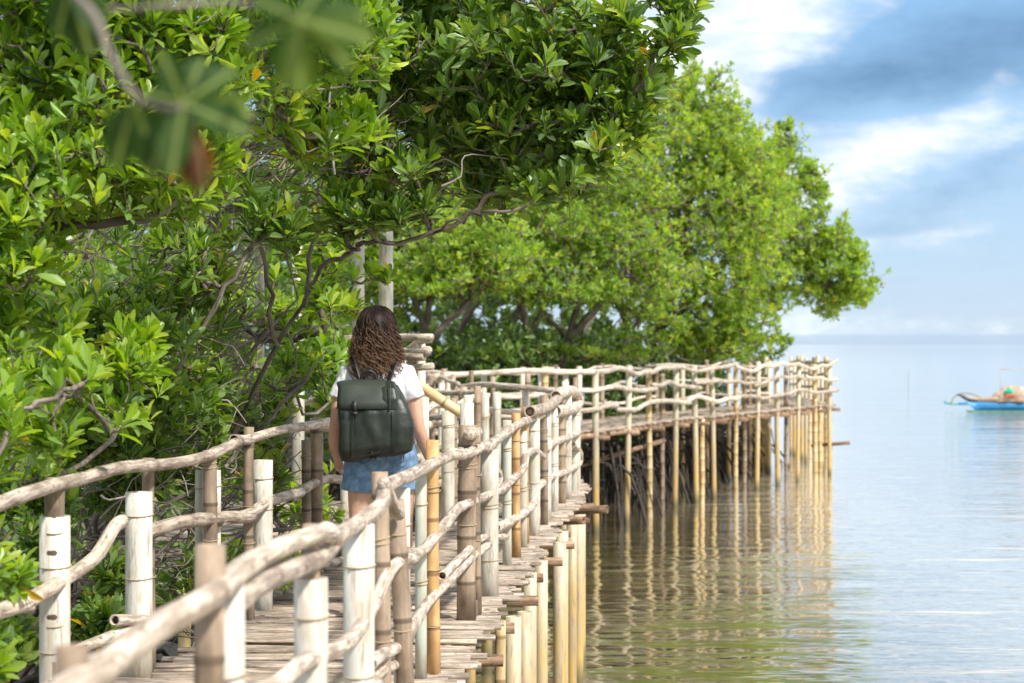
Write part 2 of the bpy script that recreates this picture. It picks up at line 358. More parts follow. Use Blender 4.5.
def post(kind, parent, x, y, z0, z1, r, lean=(0, 0), lashes=(), n=14):
    top = np.array([x+lean[0], y+lean[1], z1]); bot = np.array([x, y, z0])
    if kind in ('b', 'o', 'y'):
        mt = {'b': M_BAM, 'o': M_BAMO, 'y': M_BAMY}[kind]; L = z1-z0; off = .24*random.randint(0, 300)
        st = random.uniform(0, .2); zs = sorted(set([0, L]+[q for i in range(int(L/.24)+2) for q in (i*.24-.012, i*.24, i*.24+.012) if 0.02 < q < L-.02]))
        R = [r*(1.07 if min(q % .24, .24-q % .24) < .004 else .985) for q in zs]
        P = np.array([bot+(top-bot)*q/L for q in zs]); P[:, 0] += .004*np.sin(np.array(zs)*4+st*30)
        o = MB().tube(P, R, n, hollow=True, zoff=off).build('bamboo_post', mt, parent)
    else:
        mt = {'p': M_PIPE, 'g': M_PIPEG, 'w': M_PIPEY}[kind]
        P = np.array([bot+(top-bot)*q for q in np.linspace(0, 1, 5)])
        o = MB().tube(P, r, n, hollow=True).build('pipe_post', mt, parent)
    for h in lashes:
        q = (h-z0)/(z1-z0); c = bot+(top-bot)*q
        lash(o, c, r, h, random.choice((1, 1, 2)))
    return o
def resample(P, step=None, n=None):
    P = np.array(P, float); L = np.concatenate([[0], np.cumsum(np.linalg.norm(np.diff(P, axis=0), axis=1))])
    s = np.linspace(0, L[-1], n if n else max(2, int(L[-1]/step)+1))
    return np.stack([np.interp(s, L, P[:, k]) for k in range(P.shape[1])], -1)
def deck(parent, Lp, Rp, width=.07, mt=None, over=.12, z=DECK, miss=.03, zr=.008):
    c = (np.array(resample(Lp, n=200))+np.array(resample(Rp, n=200)))/2
    ln = np.linalg.norm(np.diff(c, axis=0), axis=1).sum(); n = int(ln/width); A = resample(Lp, n=n); B = resample(Rp, n=n); mb = MB()
    for i in range(n):
        if random.random() < miss: continue
        a, b = A[i].copy(), B[i].copy(); d = (b-a)/np.linalg.norm(b-a); t = np.array([-d[1], d[0]])
        a = a-d*(over*random.uniform(.1, 1.2)); b = b+d*(over*random.uniform(.1, 1.2)); j = random.uniform(-.25, .25)*width; a = a+t*(random.uniform(-.3, .3)*width); b = b+t*j
        zz = z-.02+random.uniform(-zr, zr)
        m = 6; q = np.linspace(0, 1, m)[:, None]; P = np.concatenate([a+(b-a)*q, np.full((m, 1), zz)], 1); P[:, 2] += np.random.default_rng(i).normal(0, .003, m)
        mb.tube(P, width*random.uniform(.42, .56), 7, flat=.5)
    return mb.build('deck', mt or M_DECK, parent)
# edges of the near walkway (x, y); right edge and left edge follow the railings
Rn = [(-.68, 2.0), (-.567, 4), (-.48, 6), (-.38, 8), (-.325, 9), (-.16, 11), (-.01, 13), (.22, 15.5), (.36, 17), (.55, 19), (.66, 20.4)]
Ln = [(-1.85, 2.0), (-1.78, 4), (-1.74, 6), (-1.70, 7.4), (-1.63, 8.7), (-1.466, 9.6), (-1.356, 10.8), (-1.207, 12.2), (-1.0, 13.4), (-.72, 15), (-.5, 17), (-.38, 19), (-.32, 20.4)]
def Rx(d): return float(np.interp(d, [p[1] for p in Rn], [p[0] for p in Rn]))
def Lx(d): return float(np.interp(d, [p[1] for p in Ln], [p[0] for p in Ln]))
def dR(x): return float(np.interp(x, [20, 60, 150, 230, 310, 360, 400, 440, 482, 510, 540, 570, 582], [2.65, 2.85, 3.3, 4.0, 5.0, 6.2, 7.4, 9, 11, 13, 15.5, 19, 20.4]))
def dL(x): return float(np.interp(x, [-60, 0, 55, 140, 208, 262, 315, 340, 423, 471, 487, 492], [6, 6.7, 7.4, 8.7, 9.6, 10.8, 12.2, 13, 15, 17, 19, 20.4]))
near = thing('boardwalk', 'narrow bamboo and branch walkway the woman walks along, nearest run of deck', 'boardwalk', (-1, 8, DECK))
deck(near, Ln, [(x+.03, y) for x, y in Rn], .058, zr=.012)
for off in (.18, .5, .82):
    P = [(l[0]*(1-off)+np.interp(l[1], [p[1] for p in Rn], [p[0] for p in Rn])*off, l[1], DECK-.1) for l in Ln]
    branch_rail(P, .045, near, M_BEAM, name='stringer')
for d in (9.2, 10.15, 11.2, 12.4, 13.6, 14.7, 15.8, 16.9, 18.2, 19.6, 8.2, 7.2, 6.0, 4.8):
    x1 = Rx(d)+random.uniform(.12, .27); x0 = Lx(d)-random.uniform(.1, .2)
    branch_rail([(x0, d+random.uniform(-.05, .05), DECK-.16), (x1, d, DECK-.15)], .036, near, M_BEAM, name='crossbeam', hollow=True)
for d, dx, r, zt in ((9.25, .13, .05, -.16), (9.6, .22, .052, -.2), (10.9, .13, .034, -.05), (11.35, .17, .052, -.1), (12.3, .17, .054, -.2), (13.2, .14, .05, -.05), (14.3, .13, .052, -.1), (15.2, .2, .055, -.05), (16.1, .16, .055, .1), (17.3, .16, .05, -.1), (18.6, .14, .05, -.1), (19.9, .1, .05, -.1), (7.8, .12, .05, -.2), (6.4, .1, .05, -.2)):
    post('w' if r > .04 else 'y', near, Rx(d)+dx-.03, d, -.8, DECK+min(zt, -.06), r*.9)
for d in (5, 7, 9, 11, 13, 15.2, 17.5, 19.8): post('w', near, Lx(d)+.1, d, -.8, DECK-.1, .05)
branch_rail([at(556, 512, 18.3), at(606, 508.5, 18.1)], .042, near, M_BEAM, name='crossbeam', hollow=True)
branch_rail([at(548, 521, 17.2), at(584, 519, 17.0)], .04, near, M_BEAM, name='crossbeam', hollow=True)
# ---- right railing of the near run
rr = thing('railing', 'crooked pale branch railing with cream pipe posts on the water side, nearest the camera', 'railing', (-.3, 8, DECK), 'railings along the near walkway')
def tr(pts, side='R', off=0.0, dfix=None):
    f = dR if side == 'R' else dL; out = []
    for p in pts:
        d = f(p[0])+off if dfix is None else dfix
        if len(p) > 2: d += p[2]
        out.append(at(p[0], p[1], d))
    return out
TOP = [([(20, 730), (80, 681), (120, 657), (165, 626), (210, 594), (250, 566), (290, 545), (322, 534), (334, 537)], .030, 0, 1),
       ([(235, 600), (271, 580), (317, 557), (349, 531), (378, 504), (388, 487), (413, 474), (436, 462), (462, 451)], .032, 0.06, 1),
       ([(450, 453), (465, 456), (482, 447), (486, 445)], .032, 0, 0),
       ([(487, 447), (502, 437), (519, 425), (534, 417), (541, 416)], .034, 0, 0),
       ([(529, 412), (539, 410), (548, 406), (559, 399)], .052, -.1, 1),
       ([(555, 411), (566, 411), (575, 407), (579, 400), (573, 391), (563, 392), (556, 396)], .062, 0, 1)]
for pts, r, off, h in TOP: branch_rail(tr(pts, off=off), r, rr, M_BRANCH, 12, 7, hollow=bool(h), taper=.9)
branch_rail(tr([(385, 486), (391, 497), (395, 509), (397, 516)]), .026, rr, M_BRANCH, 10, name='branch_stub')
MID = [([(240, 700), (271, 684), (307, 666), (342, 643), (367, 618), (379, 592), (390, 571), (402, 561), (415, 559)], .026, 0, 0),
       ([(400, 551), (417, 551), (436, 537), (444, 521), (460, 508), (480, 498), (500, 491)], .028, .05, 1),
       ([(496, 493), (500, 478), (499, 470)], .024, .03, 0),
       ([(500, 489), (514, 479), (524, 468), (527, 456), (534, 452), (543, 457)], .031, 0, 0),
       ([(547, 451), (552, 443), (562, 439), (579, 433)], .036, 0, 0)]
for pts, r, off, h in MID: branch_rail(tr(pts, off=off), r, rr, M_BRANCH, 11, 7, hollow=bool(h))
LOW = [([(335, 700), (380, 682)], .024, 0, 0), ([(372, 662), (381, 658), (396, 648), (407, 642), (409, 629), (428, 604), (444, 586), (468, 562), (487, 545)], .026, 0, 1),
       ([(366, 690), (384, 674), (401, 662), (410, 661)], .022, .05, 0),
       ([(443, 575), (466, 551), (484, 538), (506, 537)], .024, .1, 1), ([(496, 527), (514, 519), (533, 503), (538, 490), (552, 477), (566, 471), (580, 464), (579, 452), (574, 444)], .034, 0, 1)]
for pts, r, off, h in LOW: branch_rail(tr(pts, off=off), r, rr, M_BRANCH, 11, 7, hollow=bool(h))
def pR(kind, x, ytop, r, off=.05, lean=(0, 0), lash_=(.75, .4), base=DECK-.05, dx=0.0, side='R'):
    d = (dR if side == 'R' else dL)(x)+off; p = at(x, ytop, d)
    return post(kind, rr if side == 'R' else lr, p[0]-lean[0], d-lean[1], base, p[2], r, lean, [DECK+k for k in lash_ if DECK+k < p[2]-.02], 16)
pR('b', 70, 646, .026, .08, base=.9)
pR('b', 210, 545, .030, .10, base=.9); pR('p', 229, 583, .033, .12, base=.9)
pR('p', 311, 578, .044, .12); pR('b', 311, 524, .022, .14)
pR('p', 359, 524, .050, .16, base=.9); pR('b', 379, 472, .030, .3, lean=(-.02, 0)); pR('b', 395, 500, .034, .12, lean=(-.05, .0)); pR('p', 402, 488, .032, .3)
pR('o', 433, 440, .030, .15, lash_=(.8, .45, .2)); pR('g', 421, 470, .026, .5)
pR('b', 467, 425, .050, .25, lash_=(.8, .5)); pR('p', 467, 403, .036, .25); pR('b', 477, 427, .022, .0)
pR('p', 489, 449, .056, .1, lash_=(.85, .5, .2)); pR('b', 474, 600, .022, .1)
pR('o', 516, 413, .031, .12, lash_=(.8, .5)); pR('g', 507, 420, .030, .4); pR('p', 523, 431, .030, .3); pR('o', 525, 407, .03, .35)
pR('p', 534, 419, .045, .1, lash_=(.8, .4)); pR('p', 546, 402, .045, .2, lash_=(.7, .35)); pR('b', 544, 395, .03, .1)
pR('p', 554, 402, .040, .15); pR('b', 561, 389, .045, .3, lash_=(.8, .35)); pR('p', 567, 395, .045, .2); pR('p', 575, 400, .055, .3, base=-.8)
lg = MB().tube([at(470, 433.5, 10.2), at(478, 432.5, 11.4)], .034, 14).build('log_end', M_BRANCH, rr)
# ---- left railing of the near run
lr = thing('railing', 'crooked pale branch railing against the mangrove foliage, on the landward side of the woman', 'railing', (-1.4, 10, DECK), 'railings along the near walkway')
for pts, r, h in [([(-60, 530), (0, 506), (41, 487), (83, 477), (124, 468), (166, 464), (207, 456), (240, 441)], .030, 0), ([(235, 438), (249, 437), (280, 430), (315, 424), (345, 420), (380, 422)], .030, 1),
                  ([(-50, 625), (0, 612), (25, 601), (60, 583), (95, 558), (112, 528), (124, 521)], .032, 0), ([(148, 530), (182, 524), (221, 520), (250, 517)], .036, 1), ([(221, 521), (246, 516), (271, 502), (300, 493)], .034, 0), ([(290, 497), (324, 480), (350, 480), (382, 478)], .032, 1),
                  ([(15, 607), (30, 607)], .03, 1), ([(60, 660), (83, 649), (112, 637), (135, 628)], .026, 0), ([(112, 620), (158, 619), (176, 614), (215, 606)], .026, 1), ([(230, 590), (262, 580), (300, 572), (345, 560), (375, 556)], .028, 0)]:
    branch_rail(tr(pts, 'L'), r, lr, M_BRANCH, 12, 7, hollow=bool(h))
pR('b', 55, 478, .038, .08, side='L'); pR('p', 55, 516, .058, .1, side='L', lash_=(.62, .3), base=.9)
pR('p', 139, 492, .060, .1, side='L', lash_=(.83, .7, .42)); pR('b', 149, 458, .028, .2, side='L')
pR('b', 209, 450, .034, .1, side='L', lash_=(.85, .5), lean=(-.02, 0)); pR('p', 215, 470, .030, .18, side='L'); pR('g', 200, 470, .024, .3, side='L')
pR('b', 249, 427, .027, .05, side='L', lash_=(.6, .4)); pR('p', 263, 460, .054, .1, side='L', lash_=(.72, .55, .2))
pR('b', 316, 418, .042, .1, side='L', lash_=(.7, .45), lean=(.0, 0)); pR('b', 306, 440, .03, .3, side='L'); pR('b', 355, 450, .035, .1, side='L')
pR('g', 374, 425, .04, .1, side='L'); pR('p', 423, 397, .045, .1, side='L'); pR('b', 423, 384, .03, .4, side='L'); pR('p', 448, 411, .052, -.3, side='L', lash_=(.8, .45)); pR('b', 454, 398, .03, .1, side='L')
pR('p', 468, 395, .038, .2, side='L'); pR('b', 478, 386, .03, .3, side='L'); pR('p', 485, 394, .04, .2, side='L'); pR('p', 497, 392, .045, 1.5, side='L')
for z_, x_ in ((.93, 0), (.6, .02), (.3, .03)):
    branch_rail([(Lx(d)+.02*math.sin(d*3+z_*9), d, DECK+z_+.03*math.sin(d*2.1+z_*20)) for d in (13.3, 14.2, 15, 16, 17, 18, 19.2, 20.4)], .034, lr, M_BRANCH, 10)
# ---- generic railing + deck runs further off
def edge_rail(parent, pts, hs, r, mt, wob=.035, step=1.1, over=.25):
    for q, h in enumerate(hs):
        P = resample(pts, step=step*.5); n = len(P); k0 = 0
        while k0 < n-1:
            k1 = min(n-1, k0+random.randint(5, 9)); 
            if n-1-k1 < 3: k1 = n-1
            seg = P[k0:k1+1]; ph = random.uniform(0, 9)
            Q = [(p[0]+random.gauss(0, .012), p[1], DECK+h+wob*math.sin(i*.9+ph)+random.gauss(0, wob*.45)) for i, p in enumerate(seg)]
            if len(Q) > 1:
                d = np.array(Q[-1])-np.array(Q[-2]); d /= np.linalg.norm(d); Q.append(tuple(np.array(Q[-1])+d*over*random.random()))
            branch_rail(Q, r*random.uniform(.85, 1.15), parent, mt, 8, 4, wob=.004)
            k0 = k1
def ray_to(edge, x):     # where the sight line of column x meets an edge polyline
    k = (x-512)/F
    for a, b in zip(edge[:-1], edge[1:]):
        fa, fb_ = a[0]-k*a[1], b[0]-k*b[1]
        if fa*fb_ <= 0 and fa != fb_:
            t = fa/(fa-fb_); return (a[0]+(b[0]-a[0])*t, a[1]+(b[1]-a[1])*t)
mid = thing('boardwalk', 'middle run of walkway bending back towards the trees behind the woman', 'boardwalk', (-1, 26, DECK))
Rm = [(.66, 20.4), (.60, 22.2), (-.30, 23.2), (-.95, 27), (-1.35, 30.5), (-1.5, 32.4)]
Lm = [(-.32, 20.4), (-.5, 21.4), (-1.25, 22.6), (-2.05, 27), (-2.5, 30.5), (-2.7, 33.9)]
deck(mid, Lm, Rm, .075)
for P0 in (Rm, Lm):
    for p in resample(P0, step=1.5)[1:]: post('w', mid, p[0]-.03, p[1], -.8, DECK-.05, .05, n=10)
    branch_rail([(p[0]*.97, p[1], DECK-.1) for p in P0], .05, mid, M_BEAM, name='stringer')
mr = thing('railing', 'short crowded railing where the walkway turns, seen over the near posts', 'railing', (0, 23, DECK), 'railings of the middle run')
edge_rail(mr, Rm, (.95, .66, .36), .036, M_BRANCH, .03)
for i, p in enumerate(resample(Rm, step=.8)[1:]):
    post('p' if i % 3 else 'b', mr, p[0]+random.uniform(-.06, .06), p[1], DECK-.1, DECK+random.uniform(.85, 1.05), random.uniform(.035, .05), n=10, lashes=(DECK+.66,))
    if i % 2: post('b', mr, p[0]+.1, p[1]+.05, DECK-.1, DECK+random.uniform(1.0, 1.12), .03, n=10)
ml = thing('railing', 'short railing on the tree side of the bend behind the near posts', 'railing', (-1.2, 23, DECK), 'railings of the middle run')
edge_rail(ml, Lm, (.95, .62, .3), .036, M_BRANCH, .03)
for i, p in enumerate(resample(Lm, step=1.0)[1:]): post('p' if i % 2 else 'b', ml, p[0], p[1], DECK-.1, DECK+random.uniform(.9, 1.08), .04, n=10)
jet = thing('boardwalk', 'long raised far walkway on thin yellowed poles over the water in front of the trees', 'boardwalk', (3, 40, DECK))
Rj = [(-1.5, 32.4), (-.3, 32.7), (1.4, 33.7), (3.2, 39.0), (5.4, 43.6), (7.75, 48.5), (7.9, 52), (8.05, 57.5)]
Lj = [(-2.7, 33.9), (-.5, 34.3), (.35, 35.0), (1.95, 39.8), (4.1, 44.3), (6.35, 49.2), (6.5, 52), (6.65, 57.5)]
deck(jet, Lj, Rj, .09, z=DECK, over=.16, zr=.015)
far_poles = [542, 566, 595, 625, 650, 675, 696, 714, 735, 756, 777, 797, 815, 829]
RJ0 = Rj[:6]
for i, x in enumerate(far_poles):
    p = ray_to(RJ0, x)
    if p is None: continue
    branch_rail([(p[0]+.25, p[1]-.15, DECK-.13), (p[0]-1.7, p[1]+.9, DECK-.13)], .045, jet, M_BEAM, n=8, name='crossbeam')
branch_rail([(x, y, DECK-.10) for x, y in Rj[1:6]], .05, jet, M_BEAM, name='stringer'); branch_rail([(x, y, DECK-.10) for x, y in Lj[1:6]], .05, jet, M_BEAM, name='stringer')
branch_rail([(1.2, 35.4, 1.05), (2.9, 37.9, 1.38)], .05, jet, M_BEAM, name='brace'); branch_rail([(7.3, 48.6, .72), (8.2, 48.3, .82), (5.3, 47.4, .62)][:2], .05, jet, M_BEAM, name='brace')

jr = thing('railing', 'far railing on the open water side of the long raised walkway', 'railing', (3, 40, DECK), 'railings of the far walkway')
edge_rail(jr, [(x+.10, y-.09) for x, y in Rj[:6]], (.97, .66, .34), .047, M_FARRAIL, .05, step=1.2, over=.3)
for i, x in enumerate(far_poles):
    p = ray_to(RJ0, x)
    if p is None: continue
    z1 = DECK+.95+random.uniform(0, .14)
    post('w' if i % 4 else 'y', jr, p[0]+random.uniform(-.02, .02), p[1]-.05, -.8, z1, random.uniform(.046, .060), (random.uniform(-.06, .06), 0), (DECK+.64, DECK-.1), n=10)
    if i in (0, 5, 9, 11): post('b', jr, p[0]-.24, p[1]+.1, -.8, z1-.1, .05, n=8)
    if i in (6, 12): post('y', jr, p[0]+.13, p[1]+.05, -.8, DECK-.05, .05, n=8)
for p in resample(Rj[:3], step=1.0)[:-1]: post('p', jr, p[0], p[1], -.8, DECK+random.uniform(.95, 1.05), .045, n=8)
jl = thing('railing', 'far railing on the tree side of the long raised walkway', 'railing', (2, 41, DECK), 'railings of the far walkway')
edge_rail(jl, Lj[:6], (.98, .62, .3), .036, M_FARRAIL, .045, step=1.2)
for i, p in enumerate(resample(Lj[:6], step=1.5)): post('b' if i % 2 else 'w', jl, p[0], p[1], -.8, DECK+1.0+random.uniform(0, .1), .055, n=8)
je = thing('railing', 'dense thin-post railing where the far walkway turns away at its outer end', 'railing', (7.8, 53, DECK), 'railings of the far walkway')
edge_rail(je, Rj[5:], (.98, .66, .34), .042, M_FARRAIL, .03); edge_rail(je, Lj[5:], (.98, .66, .34), .042, M_FARRAIL, .03)
for P0 in (Rj[5:], Lj[5:]):
    for p in resample(P0, step=.85): post(random.choice('wyw'), je, p[0], p[1], -.8, DECK+1.0+random.uniform(0, .18), .05, n=8)
# ---- leaning pole, side platform and shelter posts on the tree side
lp = MB().tube(smooth_line([at(416, 383, 14.0), at(438, 398, 14.0), at(461, 413, 14.0)], 4), [.036]*9, 12, hollow=True).build('bamboo_pole', M_BAMY)
tag(lp, 'straw coloured bamboo pole slanting down beside the woman’s right shoulder'.replace('’', "'"), 'pole')
sh = thing('shelter_frame', 'tall cream shelter posts rising behind the woman into the foliage', 'shelter', (-1.3, 16.5, DECK))
for x, d, yt, r in ((358, 16, 196, .052), (386, 16, 190, .057), (297, 17.5, 246, .045), (259, 16.6, 232, .045)):
    p = at(x, yt, d); post('p', sh, p[0], d, DECK-1.8, p[2], r, lashes=(3.4,))
branch_rail([at(240, 206, 16.5), at(330, 204, 16.3), at(410, 198, 16)], .04, sh, M_BRANCH, name='roof_beam')
sr = thing('railing', 'stacked loose log railing of the side platform beside the tall shelter posts', 'railing', (-1.3, 17, DECK))
for a, b, r in (((290, 343), (431, 337), .034), ((405, 352), (430, 340), .030), ((330, 366), (428, 350), .04), ((300, 360), (424, 357), .035), ((405, 366), (427, 353), .034), ((285, 385), (432, 366), .035), ((300, 402), (420, 398), .04), ((290, 430), (430, 425), .04)):
    p, q = at(a[0], a[1], 18.2), at(b[0], b[1], 17.0); branch_rail([p, (p+q)/2+np.array([0, 0, .02]), q], r, sr, M_BRANCH)
for x, yt in ((300, 340), (345, 345), (402, 348), (421, 342)):
    p = at(x, yt, 17.5); post('p', sr, p[0], 17.5, 0, p[2], .04)
sdk = thing('side_platform', 'side platform deck of grey planks beside the shelter posts', 'platform', (-2, 17, DECK))
deck(sdk, [(-2.6, 15), (-2.6, 18.5)], [(-1.15, 15), (-1.0, 18.5)], .08)
for x, y in ((-2.5, 15.2), (-2.5, 18.2), (-1.2, 15.2), (-1.1, 18.2)): post('w', sdk, x, y, -.5, DECK-.03, .05, n=8)
# ================================================================ trees
LEAF_V = np.array([(0, 0, 0), (.28, -.30, .07), (.30, 0, 0), (.28, .30, .07), (.66, -.50, .07), (.66, 0, -.03), (.66, .50, .07), (.91, -.28, -.02), (.91, .28, -.02), (1, 0, -.10)])
LEAF_F = [(0, 2, 1), (0, 3, 2), (1, 2, 5, 4), (2, 3, 6, 5), (4, 5, 9, 7), (5, 6, 8, 9)]
LEAF_V2 = np.array([(0, 0, 0), (.55, -.47, .05), (.55, .47, .05), (1, 0, -.1)]); LEAF_F2 = [(0, 3, 1), (0, 2, 3)]
def leaves_mesh(name, mt, parent, base, d, n, w, length, width, tint, lod=0):
    T, FF = (LEAF_V, LEAF_F) if lod == 0 else (LEAF_V2, LEAF_F2)
    k = len(T)
    V = base[:, None, :]+length[:, None, None]*T[None, :, 0:1]*d[:, None, :]+width[:, None, None]*T[None, :, 1:2]*w[:, None, :]+length[:, None, None]*T[None, :, 2:3]*n[:, None, :]
    N = len(base); V = V.reshape(-1, 3)
    if parent is not None: V = V-np.array(parent.location)
    loops = np.concatenate([np.array(f) for f in FF]); lens = np.array([len(f) for f in FF])
    LP = (loops[None, :]+(np.arange(N)*k)[:, None]).ravel(); LN = np.tile(lens, N)
    me = bpy.data.meshes.new(name); raw_mesh(me, V, LP, LN, np.tile(T, (N, 1))+np.repeat(np.stack([np.zeros(N), np.zeros(N), np.arange(N)*3.7], 1), k, 0), np.repeat(tint, k), lod == 0); me.materials.append(mt)
    o = bpy.data.objects.new(name, me); COL.objects.link(o); o.parent = parent; return o
def rosettes(tips, axes, rng, nl=(6, 10), L=.105, Wd=.048, yellow=.006, droop=0.0, tint_mu=.45):
    B, D, Nn, Wv, Ls, Ws, Ti = [], [], [], [], [], [], []
    M = len(tips); cnt = rng.integers(nl[0], nl[1], M); idx = np.repeat(np.arange(M), cnt)
    ax = nrm(axes)[idx]; ref = np.where(np.abs(ax[:, 2:3]) < .9, np.array([[0, 0, 1.]]), np.array([[1., 0, 0]]))
    e1 = nrm(np.cross(ax, ref)); e2 = np.cross(ax, e1)
    order = np.concatenate([np.arange(c) for c in cnt]); ph0 = rng.uniform(0, 6.28, M)[idx]
    ph = ph0+order*2.39996+rng.normal(0, .2, len(idx)); po = np.radians(16+order*8.5+rng.normal(0, 11, len(idx))+droop)
    rad = np.cos(ph)[:, None]*e1+np.sin(ph)[:, None]*e2
    u = np.cos(po)[:, None]*ax+np.sin(po)[:, None]*rad; n = np.sin(po)[:, None]*ax-np.cos(po)[:, None]*rad
    wv = np.cross(n, u); tw = rng.normal(0, .35, len(idx))[:, None]; wv2 = wv*np.cos(tw)+n*np.sin(tw); n = n*np.cos(tw)-wv*np.sin(tw)
    ln = L*rng.uniform(.65, 1.2, M)[idx]*rng.uniform(.78, 1.15, len(idx)); wd = ln/L*Wd*rng.uniform(.8, 1.15, len(idx))
    base = tips[idx]-ax*(order*.007)[:, None]+u*.008
    t = np.clip(rng.normal(tint_mu, .18, M)[idx]+rng.normal(0, .17, len(idx))-order*.02+.08, 0, .955); t[rng.random(len(idx)) < yellow] = .99
    return base, u, n, wv2, ln, wd, t
def tree(name, label, cat, trunk, limbs, blobs, seed, lmat=None, lod=0, rt=.0035, L=.105, nl=(6, 10), group=None, roots=(0, 0, 0), bark=None, trunk_r=.09, bare=0, pods=0, up=.75, ls=.38, dens=1.0, clear=True, yellow=.006, tmu=.45):
    rng = np.random.default_rng(seed); random.seed(seed); lmat = lmat or M_LEAF; bark = bark or M_BARK
    base = np.array(trunk[0], float); root = thing(name, label, cat, tuple(base), group)
    nodes = []; par = []; fixed = []; chains = []
    T = smooth_line(trunk, 6)
    for i, p in enumerate(T): nodes.append(p); par.append(i-1); fixed.append(True)
    for lb in limbs:
        Q = smooth_line(lb, 6); c0 = len(nodes); dd = np.linalg.norm(np.array(nodes)-Q[0], axis=1); pi = int(np.argmin(dd))
        for q in Q: nodes.append(q+rng.normal(0, .012*(1 if lod == 0 else 3), 3)); par.append(pi); pi = len(nodes)-1; fixed.append(True)
        chains.append((par[c0], c0, len(nodes)))
    nfix = len(nodes)
    tips = []
    for c, r, n in blobs:
        c = np.array(c); r = np.array(r, float); m = int(n*dens)
        cl = nrm(rng.normal(0, 1, (max(3, m//14), 3)))*(rng.random((max(3, m//14), 1))**.4)
        dirs = cl[rng.integers(0, len(cl), m)]+rng.normal(0, .20, (m, 3))
        tips.append(c+dirs*r)
    nb = bare
    tips = np.vstack(tips); tips = tips[tips[:, 2] > .25]
    if clear and base[1] < 21:      # no twigs grow through the walkway and its railing
        lim = np.interp(tips[:, 1], [p[1] for p in Ln], [p[0] for p in Ln])-.22
        tips = tips[(tips[:, 0] < lim) | (tips[:, 2] > 3.75+.0*lim) | (tips[:, 1] > 20.5)]
    N0 = np.array(nodes); cap_n = len(nodes)+len(tips)*3+5
    A = np.empty((cap_n, 3)); A[:len(nodes)] = N0; k = len(nodes)
    d0 = np.empty(len(tips))
    for s in range(0, len(tips), 500): d0[s:s+500] = np.min(np.linalg.norm(tips[s:s+500, None]-N0[None], axis=2), axis=1)
    tips = tips[np.argsort(d0)]; axes = np.empty_like(tips); tipn = []
    for i, t in enumerate(tips):
        D = A[:k]-t; pi = int(np.argmin((D*D).sum(1)+.0)); p = A[pi]; seg = t-p; ln = np.linalg.norm(seg)+1e-6
        b = np.array([0, 0, -.12*ln])+rng.normal(0, .07*ln, 3)
        A[k] = p+seg*.4+b; par.append(pi); A[k+1] = p+seg*.75+b*.7; par.append(k); A[k+2] = t; par.append(k+1)
        axes[i] = t-A[k+1]; tipn.append(k+2); k += 3
    A = A[:k]; par = np.array(par); cnt = np.zeros(k); cnt[tipn] = 1
    for i in range(k-1, 0, -1):
        if par[i] >= 0: cnt[par[i]] += cnt[i]
    cnt = np.maximum(cnt, 1); R = rt*cnt**.42; R = np.minimum(R, trunk_r)
    c = np.where((par >= 0) & (np.arange(k) >= nfix))[0]; a = A[par[c]]; b = A[c]; Tn = nrm(b-a); ref = np.where(np.abs(Tn[:, 2:3]) < .9, np.array([[0, 0, 1.]]), np.array([[1., 0, 0]]))
    e1 = nrm(np.cross(Tn, ref)); e2 = np.cross(Tn, e1); ns = 6 if lod == 0 else 4
    ra = np.minimum(R[par[c]], R[c]*1.5); th = np.linspace(0, 2*np.pi, ns, endpoint=False)
    ring = np.cos(th)[None, :, None]*e1[:, None]+np.sin(th)[None, :, None]*e2[:, None]
    Va = a[:, None]+ring*ra[:, None, None]; Vb = (b+Tn*R[c][:, None]*.3)[:, None]+ring*R[c][:, None, None]
    V = np.concatenate([Va, Vb], 1).reshape(-1, 3)-base; M = len(c)
    q = np.array([(j, (j+1) % ns, ns+(j+1) % ns, ns+j) for j in range(ns)]).ravel()
    LP = (q[None]+(np.arange(M)*2*ns)[:, None]).ravel(); LN = np.full(M*ns, 4)
    isT = np.repeat(np.isin(c, np.arange(len(T))), 2*ns)
    tint = np.repeat(rng.uniform(.2, 1, M), 2*ns)
    me = bpy.data.meshes.new('branches'); raw_mesh(me, V, LP, LN, V*1.0, tint); me.materials.append(bark)
    o = bpy.data.objects.new('branches', me); COL.objects.link(o); o.parent = root
    lm = MB()
    for p0, a0, a1 in chains:
        ix = [p0]+list(range(a0, a1)); lm.tube(A[ix], np.minimum(R[ix], R[a0]), 8 if lod == 0 else 5, tint=.6)
    lm.build('limb', bark, root)
    tp = MB(); tr_ = R[:len(T)]; tp.tube(T, np.maximum(tr_*1.06, trunk_r*.8)*np.linspace(1.15, .85, len(T)), 9); tp.build('trunk', bark, root)
    keep = rng.random(len(tips)) > nb
    ax = nrm(axes)*.6+np.array([0, 0, up])+rng.normal(0, .28, tips.shape)
    Ls = L
    leaves_mesh('crown', lmat, root, *rosettes(tips[keep], ax[keep], rng, nl, Ls, Ls*ls, yellow, tint_mu=tmu), lod)
    if roots[0]:
        rb = MB(); n, spread, h = roots
        for i in range(n):
            a_ = rng.uniform(0, 6.28); rr_ = spread*rng.uniform(.3, 1.0); hh = h*rng.uniform(.35, 1.0)
            e = base+np.array([math.cos(a_)*rr_, math.sin(a_)*rr_, 0]); e[2] = -.4
            s_ = base+np.array([rng.normal(0, .12*spread), rng.normal(0, .12*spread), hh])
            m1 = s_+(e-s_)*.45; m1[2] = hh*rng.uniform(.72, .95)
            m2 = s_+(e-s_)*.85; m2[2] = hh*.35
            rb.tube(smooth_line([s_, m1, m2, e], 3), rng.uniform(.012, .03), 5, cap=False)
        rb.build('prop_roots', M_ROOT, root)
